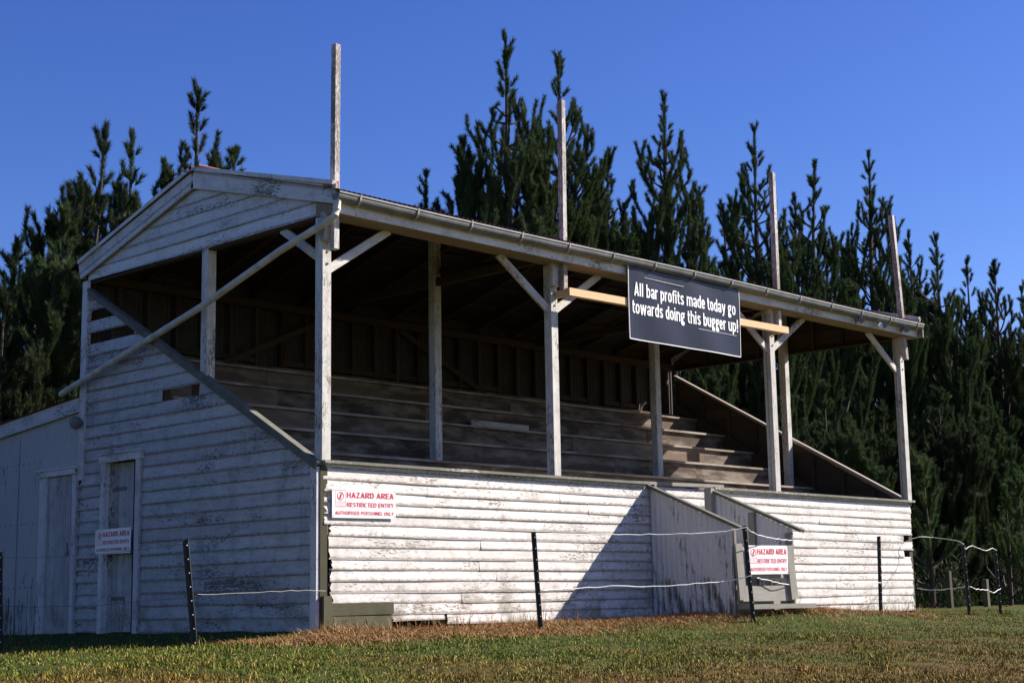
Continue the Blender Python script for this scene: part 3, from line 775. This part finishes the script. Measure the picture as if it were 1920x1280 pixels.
def text_mesh(s, width, height, t, P, mat, name, par):
    """one mesh of flat lettering for the line s, width x height (cap), P(u,v) -> world"""
    g = glyphs(t); x = 0; strokes = []
    for c in s:
        ad, st = g[c]; strokes += [[(x+p[0], p[1]) for p in q] for q in st]; x += ad+.085
    tot = x-.085; sx = width/tot; VV = []; FF = []; off = wloc(par)
    n0 = (Vector(P(.1, 0))-Vector(P(0, 0))).cross(Vector(P(0, .1))-Vector(P(0, 0))).normalized()
    def face(pts):
        b = len(VV); k = len(FF) % 40
        VV.extend(Vector(P(u*sx, v*height))+n0*.00005*k-off for u, v in pts); FF.append(list(range(b, b+len(pts))))
    for q in strokes:
        for i in range(len(q)-1):
            a, b_ = Vector(q[i]), Vector(q[i+1])
            if (b_-a).length < 1e-5: continue
            d = (b_-a).normalized(); e = Vector((-d.y, d.x))*t/2; face([a-e, b_-e, b_+e, a+e])
            if i: face([(a.x+t/2*math.cos(k*math.pi/4), a.y+t/2*math.sin(k*math.pi/4)) for k in range(8)])
    me = bpy.data.meshes.new(name); me.from_pydata(VV, [], FF); me.materials.append(mat)
    ob = link(bpy.data.objects.new(name, me)); ob.parent = par
    return ob
def hazard(origin, U, V, N, w_, h_, label, tilt=0):
    U = Vector(U).normalized(); N = Vector(N); V = Vector(V)
    O = Vector(origin)
    root = empty('hazard_sign', O, label, 'sign', 'red and white hazard area signs')
    P = lambda u, v, n=.010: O+U*u+V*v+N*n
    mb = MB()
    c = [(0, 0), (w_, 0), (w_, h_), (0, h_)]
    mb.poly([P(u, v, .006) for u, v in c]); mb.poly([P(u, v, 0) for u, v in c[::-1]])
    for i in range(4):
        a, b_ = c[i], c[(i+1) % 4]; mb.poly([P(*a, 0), P(*b_, 0), P(*b_, .006), P(*a, .006)])
    for u, v in ((.02, .02), (w_-.02, .02), (.02, h_-.02), (w_-.02, h_-.02)):
        q = [P(u+.007*math.cos(k), v+.007*math.sin(k), .0075) for k in np.arange(0, 6.28, .79)]; mb.poly(q, None, .5, 1)
    mb.build('panel', [M['signw'], M['lamp']], root)
    Pt = lambda u, v: P(u, v, .0085)
    for s, u0, v0, uw, hh, tk in (('HAZARD AREA', .225, .69, .745, .195, .155), ('RESTRICTED ENTRY', .225, .385, .745, .15, .13), ('AUTHORISED PERSONNEL ONLY', .045, .11, .925, .125, .125)):
        text_mesh(s, uw*w_, hh*h_, tk, (lambda u0, v0: (lambda u, v: Pt(u0*w_+u, v0*h_+v)))(u0, v0), M['red'], 'lettering', root)
    mb = MB(); t_ = .006*h_/.32
    def ring(cx, cy, r, tt, n=28):
        for k in range(n):
            a, b_ = 2*math.pi*k/n, 2*math.pi*(k+1)/n
            mb.poly([Pt(cx+(r-tt)*math.cos(a), cy+(r-tt)*math.sin(a)), Pt(cx+r*math.cos(a), cy+r*math.sin(a)), Pt(cx+r*math.cos(b_), cy+r*math.sin(b_)), Pt(cx+(r-tt)*math.cos(b_), cy+(r-tt)*math.sin(b_))])
    def bar(a, b_, tt):
        a = Vector(a); b_ = Vector(b_); d = (b_-a).normalized(); e = Vector((-d.y, d.x))*tt/2
        mb.poly([Pt(*(a-e)), Pt(*(b_-e)), Pt(*(b_+e)), Pt(*(a+e))])
    x0, x1, y0, y1 = .05*w_, .205*w_, .38*h_, .95*h_
    for a, b_ in (((x0, y0), (x1, y0)), ((x1, y0), (x1, y1)), ((x1, y1), (x0, y1)), ((x0, y1), (x0, y0)), ((x0, y0+.17*h_), (x1, y0+.17*h_))): bar(a, b_, t_*.55)
    cx, cy, r = (x0+x1)/2, .745*h_, .145*h_
    ring(cx, cy, r, t_*1.2)
    bar((cx-.10*h_, cy-.10*h_), (cx+.10*h_, cy+.10*h_), t_*.9)
    k = h_/.32
    bar((cx-.002*k, cy-.008*k), (cx+.004*k, cy+.016*k), .013*k); ring(cx+.005*k, cy+.027*k, .007*k, .007*k, 10)
    bar((cx, cy-.006*k), (cx-.013*k, cy-.034*k), .007*k); bar((cx, cy-.006*k), (cx+.012*k, cy-.032*k), .007*k); bar((cx+.002*k, cy+.012*k), (cx-.018*k, cy-.002*k), .006*k); bar((cx+.002*k, cy+.012*k), (cx+.02*k, cy+.004*k), .006*k)
    for i in range(3): bar((x0+.012*w_, y0+(.03+.045*i)*h_), (x1-.012*w_, y0+(.03+.045*i)*h_), t_*.35)
    mb.build('pictogram', M['red'], root)
    return root
hazard((.145, -.034, 1.195), (1, 0, .012), (0, 0, 1), (0, -1, 0), .94, .325, 'clean white hazard area sign on the sunlit front wall near the corner')
hazard((-.064, 4.50, .935), (0, -1, .0), (0, 0, 1), (-1, 0, 0), .83, .32, 'shaded white hazard area sign fixed across the narrow side door')
hazard((5.925, -1.495, .545), (1, 0, .01), (0, 0, 1), (0, -1, 0), .90, .375, 'white hazard area sign on the timber gate partly behind a black fence post')

BX, BY = 5.03, -.36
ban = empty('banner', (BX, BY, 3.75), 'large black banner with white words hanging under the gutter', 'banner')
mb = MB(); nx_, nz_ = 24, 12; W_, H_ = 2.52, 1.045
bw = lambda u, v: .012*math.sin(u*2.4+.5)*(1-v/H_)+.006*math.sin(u*6+v*3)
bp = lambda u, v: (BX+u-.03*(1-v/H_)*0, BY+bw(u, v), 3.71+v)
for i in range(nx_):
    for j in range(nz_):
        q = [(W_*i/nx_, H_*j/nz_), (W_*(i+1)/nx_, H_*j/nz_), (W_*(i+1)/nx_, H_*(j+1)/nz_), (W_*i/nx_, H_*(j+1)/nz_)]
        mb.poly([bp(*p) for p in q], q, .5)
        mb.poly([(x, y+.006, z) for x, y, z in [bp(*p) for p in q[::-1]]], q[::-1], .5)
for k in range(6):
    cx = .04+k*(W_-.08)/5; mb.poly([(lambda q: (q[0], q[1]-.004, q[2]))(bp(cx+.014*math.cos(a), H_-.03+.014*math.sin(a))) for a in np.arange(0, 6.28, .63)], None, .5, 1)
mb.build('cloth', [M['banner'], M['gutter']], ban, smooth=True)
mb = MB()
for a, b_ in (((0, 0), (W_, 0)), ((0, 0), (0, H_)), ((W_, 0), (W_, H_*.92))):
    for k in range(12):
        p, q = [Vector((a[0]+(b_[0]-a[0])*f, a[1]+(b_[1]-a[1])*f)) for f in (k/12, (k+1)/12)]
        mb.beam(Vector(bp(*p)), Vector(bp(*q)), .009, .012)
mb.build('hem', M['white'], ban)
bt = lambda u0, v0: (lambda u, v: (lambda q: (q[0], q[1]-.006, q[2]))(bp(u0+u, v0+v)))
text_mesh('All bar profits made today go', 2.30, .185, .155, bt(.115, .60), M['white'], 'lettering', ban)
text_mesh('towards doing this bugger up!', 2.40, .185, .155, bt(.07, .355), M['white'], 'lettering', ban)
mb = MB()
for a, b_ in (((.33, .872), (1.2, .865)), ((1.5, .30), (2.42, .30)), ((2.28, .46), (2.5, .452))):
    p = Vector(bp(*a)); q = Vector(bp(*b_)); p.y -= .008; q.y -= .008; mb.beam(p, q, .004, .005)
mb.build('crease', M['lampw'], ban)
mb = MB(); mb.beam((3.86, -.29, 4.20), (8.86, -.29, 4.26), .085, .10); mb.beam((3.90, -.246, 4.20), (3.92, .0, 4.20), .05, .09, (0,0,1)); mb.beam((8.80, -.246, 4.26), (8.80, -.042, 4.26), .05, .08)
tp = empty('timber_plank', (3.86, -.29, 4.2), 'fresh yellow pine batten nailed across the posts behind the banner', 'plank')
mb.build('batten', M['new'], tp)
mb = MB(); mb.beam((5.93, 3.62, 3.00), (7.22, 3.62, 3.00), .025, .085, (0, 0, 1)); props(mb.build('loose_board', M['postp']), 'short pale board leaning on a dark seat tier near the middle posts', 'board')
mb = MB(); mb.tube([(11.62, 4.86, 3.74), (11.60, 4.82, 3.80), (11.63, 4.80, 3.86), (11.70, 4.80, 3.90)], .018, 6); props(mb.build('bent_pipe', M['pipe'], None, True), 'small pale bent pipe standing at the foot of the rear wall', 'pipe')

# ------------------------------------------------------------------ fence
def picket(x, y, z, xt, yt, zt, label):
    r = empty('fence_post', (x, y, z), label, 'fence post', 'black steel pickets of the wire fence')
    mb = MB(); a = Vector((x, y, z-.25)); b_ = Vector((xt, yt, zt)); d = (b_-a).normalized()
    a -= d*0
    for k in range(3):
        an = -math.pi/2+.35+k*2*math.pi/3; o = Vector((math.cos(an), math.sin(an), 0))*.015
        mb.beam(a+o, b_+o, .008, .034, o)
    for k in range(9):
        p = b_-d*(.06+k*.13)+Vector((-.012, -.03, 0)); mb.box(p-Vector((.005, .004, .005)), p+Vector((.005, .004, .005)), 1)
    mb.build('shaft', [M['post_black'], M['dot']], r)
    return r
picket(2.486, -1, -.12, 2.374, -1, 1.04, 'black picket standing alone before the sunlit front wall left of the stair')
picket(-2.275, -1, -.12, -2.427, -1, .876, 'leaning black picket in front of the shaded side wall')
picket(-2.40, 2.5, -.08, -2.455, 2.5, .875, 'black picket at the left edge before the lean-to shed')
picket(5.637, -1.75, .02, 5.508, -1.75, 1.153, 'black picket leaning in front of the gate and its hazard sign')
picket(9.94, -1, .03, 10.01, -1, 1.133, 'upright black picket before the front wall right of the stair')
picket(12.693, -1, -.08, 12.61, -1, 1.051, 'black picket just past the stand\'s right end, the nearer of two')
picket(13.771, -1, -.12, 13.699, -1, .961, 'black picket farthest right of the grandstand against dark pines')
for (x, y, z, zt, lb) in ((22.4, 4.6, -.1, .80, 'thin grey wooden post standing in the dark below the pines'), (23.4, 4.2, -.1, .60, 'short pale post behind the black pickets below the pines')):
    mb = MB(); mb.beam((x, y, z-.1), (x-.03, y, zt), .11, .11, (0, 1, 0)); props(mb.build('wooden_post', M['bare']), lb, 'post')
def wire(name, pts, rad, mat, label):
    P = [Vector(p) for p in pts]; out = []
    for i in range(len(P)-1):
        p0 = P[max(i-1, 0)]; p3 = P[min(i+2, len(P)-1)]; a, b_ = P[i], P[i+1]
        for k in range(5):
            t = k/5; out.append(.5*((2*a)+(b_-p0)*t+(2*p0-5*a+4*b_-p3)*t*t+(3*a-p0-3*b_+p3)*t**3) + Vector((0, 0, random.uniform(-.007, .007))))
    out.append(P[-1])
    mb = MB(); mb.tube(out, rad, 5); props(mb.build(name, mat, None, True), label, 'wire', 'wires of the fence')
Y = -1.03
wire('fence_wire', [(2.38, Y, 1.02), (3.2, Y, 1.03), (3.75, Y-.1, 1.035), (4.3, Y-.25, 1.04), (4.75, Y-.45, 1.05), (5.15, Y-.6, 1.07), (5.51, -1.79, 1.13)], .0052, M['wire'], 'upper white tape sagging from the middle picket to the stair')
wire('fence_wire', [(2.45, Y, .37), (3.0, Y, .385), (3.6, Y-.1, .41), (4.2, Y-.25, .40), (4.8, Y-.45, .43), (5.3, Y-.6, .46), (5.58, -1.79, .52)], .0058, M['wire'], 'lower white tape running from the middle picket to the gate')
wire('fence_wire', [(5.51, -1.79, 1.13), (5.75, -1.72, 1.07), (6.2, -1.6, 1.03), (6.7, -1.5, 1.01), (7.0, -1.47, 1.0)], .0058, M['wire'], 'short upper tape tied from the leaning picket across to the stair cap')
wire('fence_wire', [(6.1, -1.5, .50), (6.4, -1.5, .46), (6.75, -1.5, .42), (7.5, -1.3, .42), (8.6, -1.1, .43), (9.96, Y, .44)], .006, M['wire'], 'thin low tape from the gate to the picket right of the stair')
wire('fence_wire', [(12.42, -.05, 1.12), (12.62, -.2, 1.20), (12.9, -.4, 1.19), (12.7, -.9, 1.10), (12.63, Y, 1.0)], .006, M['wire'], 'upper tape bowing from the broken wall end to the picket')
wire('fence_wire', [(12.63, Y, .97), (12.85, Y, 1.03), (13.1, Y, .99), (13.35, Y, .96), (13.55, Y, 1.0), (13.71, Y, .97)], .0052, M['wire'], 'wavy upper tape between the last two pickets at right')
wire('fence_wire', [(12.74, -.05, .36), (12.9, -.3, .33), (12.85, -.7, .35), (12.67, Y, .37), (12.9, Y, .33), (13.3, Y, .31), (13.5, Y, .27), (13.76, Y, .33)], .0058, M['wire'], 'lower white tape beyond the stand\'s right end')
wire('fence_wire', [(-2.30, Y, .36), (-1.7, Y, .37), (-1.1, Y, .385), (-.75, Y, .38)], .0035, M['wiredark'], 'low tape in front of the shaded side wall')
wire('fence_wire', [(-2.45, 2.5, .82), (-2.44, 1.2, .78), (-2.42, Y, .83)], .003, M['wiredark'], 'thin dark upper wire before the lean-to shed doors')
wire('fence_wire', [(-2.42, 2.5, .30), (-2.36, 1.2, .27), (-2.32, Y, .34)], .003, M['wiredark'], 'thin dark lower wire before the lean-to shed doors')

# ------------------------------------------------------------------ pines
def pine_mesh(seed, H, rmax, top_open, gap=.55, dens=1.0, low=.25, nl=.145, lean=0.0, shape=.72, slope=.3):
    """returns (trunk mesh, crown mesh). Radiata pine: whorls of up-curving shoots clothed in needles"""
    r = np.random.default_rng(seed)
    tr = MB()
    wx, wy = r.normal(0, .05, 2)
    axis_ = lambda z: np.array([wx*math.sin(z*.8)+lean*z*z/H, wy*math.sin(z*.7+1), z])
    zs = np.linspace(-.3, H-.25, 14)
    tr.tube([axis_(z) for z in zs], [max(.012, .022*H*.75*(1-max(z, 0)/H)**1.0+.012) for z in zs], 7)
    segs = []     # (start, end, needle weight, scale)
    def W(z): return min(rmax, .13+slope*max(0, H-z-.35*top_open))
    def shoot(p, d, length, bare, curl, nsub, depth, rad, jit=1.0):
        p = np.array(p, float); d = d/np.linalg.norm(d); n = max(3, int(length/.14)); st = length/n; pts = [p.copy()]
        for k in range(n):
            d = d+np.array([0, 0, curl])*st*(1.1-k/n*.5)+r.normal(0, .05, 3); d /= np.linalg.norm(d)
            q = p+d*st; t = k/n
            a0 = axis_(q[2])
            if q[2] > 0 and math.hypot(q[0]-a0[0], q[1]-a0[1]) > W(q[2])*jit and k > 1:
                if depth == 0 or k > n*.75: break
                d = d*np.array([.25, .25, 1]); d /= np.linalg.norm(d); q = p+d*st
                if math.hypot(q[0]-a0[0], q[1]-a0[1]) > W(q[2])*jit*1.12: break
            if t >= bare: segs.append((p.copy(), q.copy(), 1.0, 1.0 if t < .85 else .8))
            pts.append(q.copy())
            if depth > 0 and t > .2 and nsub > 0 and r.random() < nsub/n*1.25:
                sd = np.cross(d, [0, 0, 1]); nn = np.linalg.norm(sd)
                sd = sd/nn if nn > .2 else r.normal(0, 1, 3)
                sgn = 1 if r.random() < .5 else -1
                nd = d*.6+sd*sgn*r.uniform(.35, .9)+np.array([0, 0, r.uniform(.2, .7)])
                shoot(q, nd, (.38+.30*length*(1-t*.6))*r.uniform(.7, 1.25), .0, curl*1.5, nsub*.3, depth-1, rad*.5, jit*r.uniform(.9, 1.12))
            p = q
        if (depth > 0 or length > .5) and len(pts) > 2: tr.tube(pts, [max(.005, rad*(1-.8*i/n)) for i in range(len(pts))], 4, caps=False)
    # leader
    tl = top_open
    for z in np.arange(H-tl, H-.02, .10): segs.append((axis_(z), axis_(min(z+.1, H)), .9, 1.0 if z < H-.5 else .8))
    for k in range(r.integers(2, 5)):
        a = r.uniform(0, 6.28); shoot(axis_(H-.16), np.array([math.cos(a)*.22, math.sin(a)*.22, 1]), r.uniform(.15, .35), 0, .2, 0, 0, .01, 9)
    z = H-tl*.62; az = r.uniform(0, 6.28)
    for q in range(r.integers(2, 6)):
        a = r.uniform(0, 6.28); shoot(axis_(H-r.uniform(.25, .95)*tl), np.array([math.cos(a)*.5, math.sin(a)*.5, 1]), r.uniform(.2, .5), 0, .3, 0, 0, .01, 9)
    while z > low*H*.4:
        dz = H-z
        side = r.uniform(.75, 1.15)
        if dz < 1.9:      # short candles hugging the leader
            nb = r.integers(2, 5)
            for k in range(nb):
                a = az+2*math.pi*k/nb+r.normal(0, .3); el = r.uniform(.75, 1.15)
                shoot(axis_(z+r.uniform(-.1, .1)), np.array([math.cos(a)*math.cos(el), math.sin(a)*math.cos(el), math.sin(el)]), (.25+.18*dz)*r.uniform(.75, 1.2), .08, .7, 0, 0, .014, 1.5)
        else:
            rr = W(z-.5)*side
            nb = r.integers(4, 6)
            for k in range(nb):
                a = az+2*math.pi*k/nb+r.normal(0, .22); el = r.uniform(.1, .6)
                Lb = (.45+rr*1.15)*r.uniform(.75, 1.3); jit = r.uniform(.72, 1.22)
                shoot(axis_(z+r.uniform(-.12, .12)), np.array([math.cos(a)*math.cos(el), math.sin(a)*math.cos(el), math.sin(el)]), Lb, .22 if Lb < 1.2 else .36, .85, (2.0+Lb*2.6)*dens, 2 if Lb > 1.3 else 1, .014+.012*Lb, jit)
        az += 1.1; z -= gap*r.uniform(.65, 1.25)*(.8 if dz < 2 else 1)
    A = np.array([s[0] for s in segs]); B = np.array([s[1] for s in segs]); sc = np.array([s[3] for s in segs])
    ln = np.linalg.norm(B-A, axis=1); per = 58
    cnt = np.maximum(4, (ln/.10*per)).astype(int)
    ii = np.repeat(np.arange(len(segs)), cnt); n = len(ii)
    t = r.random(n)[:, None]; P = A[ii]*(1-t)+B[ii]*t
    ax = (B-A)/ln[:, None]; ax = ax[ii]
    rv = r.normal(0, 1, (n, 3)); rv -= ax*(rv*ax).sum(1, keepdims=True); rv /= np.linalg.norm(rv, axis=1, keepdims=True)
    an = r.uniform(.35, .8, n)[:, None]
    nd = ax*np.cos(an)+rv*np.sin(an); nlen = (nl*sc[ii]*r.uniform(.8, 1.12, n))[:, None]
    tip = P+nd*nlen
    wv = np.cross(nd, r.normal(0, 1, (n, 3))); wv /= np.linalg.norm(wv, axis=1, keepdims=True)
    hw = .0066
    V = np.stack([P-wv*hw, P+wv*hw, tip], 1)
    me = bpy.data.meshes.new('crown')
    me.vertices.add(n*3); me.vertices.foreach_set('co', V.reshape(-1))
    me.loops.add(n*3); me.loops.foreach_set('vertex_index', np.arange(n*3))
    me.polygons.add(n); me.polygons.foreach_set('loop_start', np.arange(n)*3)
    me.update(calc_edges=True)
    at = me.attributes.new('rnd', 'FLOAT', 'FACE'); at.data.foreach_set('value', r.random(n))
    tm = MB(); tm = tr.build('trunk', M['bark'])
    tme = tm.data; bpy.data.objects.remove(tm)
    return tme, me, n
NT = [0]
def place(x, y, H, meshes, label, rot, scale, mat, group='pine trees behind the grandstand', name='pine_tree'):
    z = float(gz(x, y)); r = empty(name, (x, y, z), label, 'tree', group)
    r.rotation_euler = (0, 0, rot); r.scale = scale
    for nm, me in zip(('trunk', 'crown'), meshes[:2]):
        o = link(bpy.data.objects.new(nm, me)); o.parent = r
        if nm == 'crown' and not me.materials: me.materials.append(mat)
    return r
TREES = [  # x, y, top z, crown radius, leader length, label
 (1.38,10.0,5.32,1.5,.5,'low dark pine at the far left edge beside the shed roof'),
 (2.14,11.0,6.46,1.5,.5,'stubby-topped pine just right of the low pine at the left edge'),
 (2.75,10.5,7.06,1.7,.6,'dense dark pine behind the lean-to shed, lower than the pair on its right'),
 (4.05,11.5,9.05,1.6,.9,'tall pine left of the gable whose top forks into several leaders'),
 (5.33,12.5,9.54,1.4,1.0,'pine left of the gable with one tall tufted leader'),
 (6.51,13.0,9.22,1.1,.8,'narrow pine just peeping over the left slope of the gable'),
 (6.15,11.5,10.39,1.5,.9,'pine standing directly behind the gable peak'),
 (8.07,13.0,9.70,.9,.5,'small pine tip showing just right of the gable peak'),
 (12.68,12.0,10.08,.8,1.2,'thin pine leader alone above the roof, left of the big pine'),
 (13.05,11.0,10.64,1.6,.8,'shorter dense pine leaning on the left of the tallest pine'),
 (13.99,10.5,13.23,2.5,1.0,'tallest broad pine above the middle of the roof'),
 (16.95,11.5,13.71,2.4,1.2,'tall thin-topped pine behind the second flagpole'),
 (19.95,12.5,12.10,1.5,.9,'pine right of the second flagpole with an upright side leader'),
 (21.15,13.0,10.63,1.3,.7,'low pine in the dip between the two tallest groups'),
 (20.48,11.0,13.34,2.4,1.6,'broad pine with a long bare spire above the banner'),
 (24.22,12.0,11.28,1.3,.9,'small pine with a pale tip right of the spired pine'),
 (26.41,13.0,11.85,1.1,1.0,'slim pine with a curved side leader left of the third flagpole'),
 (24.57,11.0,13.40,1.8,1.5,'tall slim pine behind the third flagpole'),
 (28.81,12.5,12.43,1.5,.9,'pine close right of the third flagpole with a single blunt top'),
 (27.54,11.0,12.89,1.8,1.1,'sparse pine with see-through branches between third and fourth flagpoles'),
 (31.52,11.5,14.12,2.0,1.6,'tall pointed pine just left of the fourth flagpole'),
 (35.63,12.5,12.34,1.7,1.1,'pine behind the fourth flagpole with a hooked branch'),
 (33.80,10.5,11.60,2.3,1.2,'broad pine with many thin leaders right of the fourth flagpole'),
 (38.66,12.0,11.78,2.0,.9,'dark pine between the many-leadered pine and the right edge'),
 (37.62,10.5,11.28,2.2,.8,'thick pine near the right edge with a three-pronged top'),
 (41.59,11.5,11.14,2.2,1.0,'pine cut by the right edge of the picture'),
]
for i, (x, y, zt, rm, tl, lb) in enumerate(TREES):
    H = zt-float(gz(x, y))
    ms = pine_mesh(100+i, H, rm, tl, .66 if rm > 1.2 else .55, .8 if i > 7 else 1.0, slope=.125+.082*rm+(.26 if i < 6 else 0))
    NT[0] += ms[2]
    place(x, y, H, ms, lb, 0, (1, 1, 1), M['needle'] if i % 3 else M['needle2'])
# lower, shrubbier pines filling the edge of the wood on the right and the second row
fill = [pine_mesh(300+k, 6.0, 1.9, .5, .36, .9, .0, .16, slope=.5) for k in range(3)]
for k in range(3): fill[k][1].materials.append(M['needle2'] if k else M['needle'])
FILL = [(15.6,7.6,.80),(18.2,8.0,.9),(21.0,8.2,.85),(23.8,8.6,.95),(26.4,8.4,.9),(29.0,8.2,1.0),(31.6,8.3,.95),(34.2,7.9,.9),(36.8,8.2,1.0),(39.6,8.4,.95),(42.6,8.8,1.0),(46,9.5,1.0),
        (16.5,14.5,1.3),(19.5,15,1.3),(22.8,15.2,1.35),(26,15,1.4),(29.5,15.2,1.4),(33,15,1.4),(36.5,15,1.4),(40,14.6,1.35),(44,14,1.4),
        (3.4,14.0,.85),(.2,12.2,.75),(6.8,15.2,1.1),(-1.0,11,.62),(10.2,14,1.1),(-7.5,9.0,1.25),(-9.0,4.8,1.3),(-11,12,1.4)]  # last three are unseen, added to keep sky light off the side wall
FL = ['bushy low pine at the wood edge, %s', 'taller dark second row pine, %s']
WH = ['hard against the rear corner','second from the rear corner','seen through the open end under the gable','behind the third front post','behind the far mid post','left of the last front post','just right of the last front post','behind the nearer right-hand picket','behind the farthest picket','well right of the pickets','at the right edge','outside the right edge',
      'behind the tall thin-topped pine','behind the pine beside the second pole','behind the spired pine','behind the slim pine by the third pole','behind the sparse pine','behind the pointed pine','behind the hooked pine','behind the three-pronged pine','past the right edge',
      'behind the shed between the first left pines','at the left edge behind the shed','behind the gable-peak pine','leftmost of all behind the shed','behind the left half of the roof',
      'added unseen past the left edge to block sky light, level with the shed', 'added unseen past the left edge to block sky light, nearest the shed front', 'added unseen past the left edge to block sky light, farthest from the stand']
for i, (x, y, s) in enumerate(FILL):
    lb = FL[0 if i < 12 else 1] % WH[i] if i < 21 else 'dark dense pine, '+WH[i]
    place(x, y, 6, fill[i % 3], lb, i*1.9, (s*1.05, s*1.05, s), None, 'bushy pines filling the edge of the wood')
sap = [pine_mesh(400+k, 2.6, .75, .5, .38, .55, .1, .13, slope=.5) for k in range(2)]
for k in range(2): sap[k][1].materials.append(M['sapl'])
for i, (x, y, s, lb) in enumerate([(23.2, 5.6, 1.35, 'young light green pine sapling just outside the stand\'s open right end'), (27.0, 5.4, 1.1, 'thin sapling with pale twigs behind the last front post'), (26.0, 4.4, 1.2, 'spindly sapling behind the nearer right-hand picket'), (30.5, 4.8, 1.2, 'open sapling at the wood edge near the farthest picket')]):
    place(x, y, 2.6, sap[i % 2], lb, i*2.1, (s, s, s), None, 'young pine saplings at the edge of the wood', 'pine_sapling')
# dark scrub and litter under the pines
n = 90000
px = np.concatenate([RNG.uniform(12.9, 52, 62000), RNG.uniform(-9, 12.9, 28000)])
py = np.where(px > 12.9, 7.2+RNG.random(n)**1.3*8+np.sin(px*.9)*.5, 9.6+RNG.random(n)*5)
hz = RNG.random(n)**1.6*(1.0+.6*np.sin(px*1.3)*np.sin(py*1.9+px*.4))
base = np.stack([px, py, gz(px, py)+hz], -1); dr = RNG.normal(0, 1, (n, 3)); dr[:, 2] = np.abs(dr[:, 2])+.3
dr /= np.linalg.norm(dr, axis=1, keepdims=True); sd = np.cross(dr, RNG.normal(0, 1, (n, 3))); sd /= np.linalg.norm(sd, axis=1, keepdims=True)
V = np.stack([base-sd*.022, base+sd*.022, base+dr*.30], 1)
me = bpy.data.meshes.new('undergrowth'); me.vertices.add(n*3); me.vertices.foreach_set('co', V.reshape(-1))
me.loops.add(n*3); me.loops.foreach_set('vertex_index', np.arange(n*3)); me.polygons.add(n); me.polygons.foreach_set('loop_start', np.arange(n)*3)
me.update(calc_edges=True); at = me.attributes.new('rnd', 'FLOAT', 'FACE'); at.data.foreach_set('value', RNG.random(n)); me.materials.append(M['needle2'])
props(link(bpy.data.objects.new('undergrowth', me)), 'dark low scrub filling the foot of the pine wood', 'undergrowth', kind='stuff')
print('needles', NT[0])
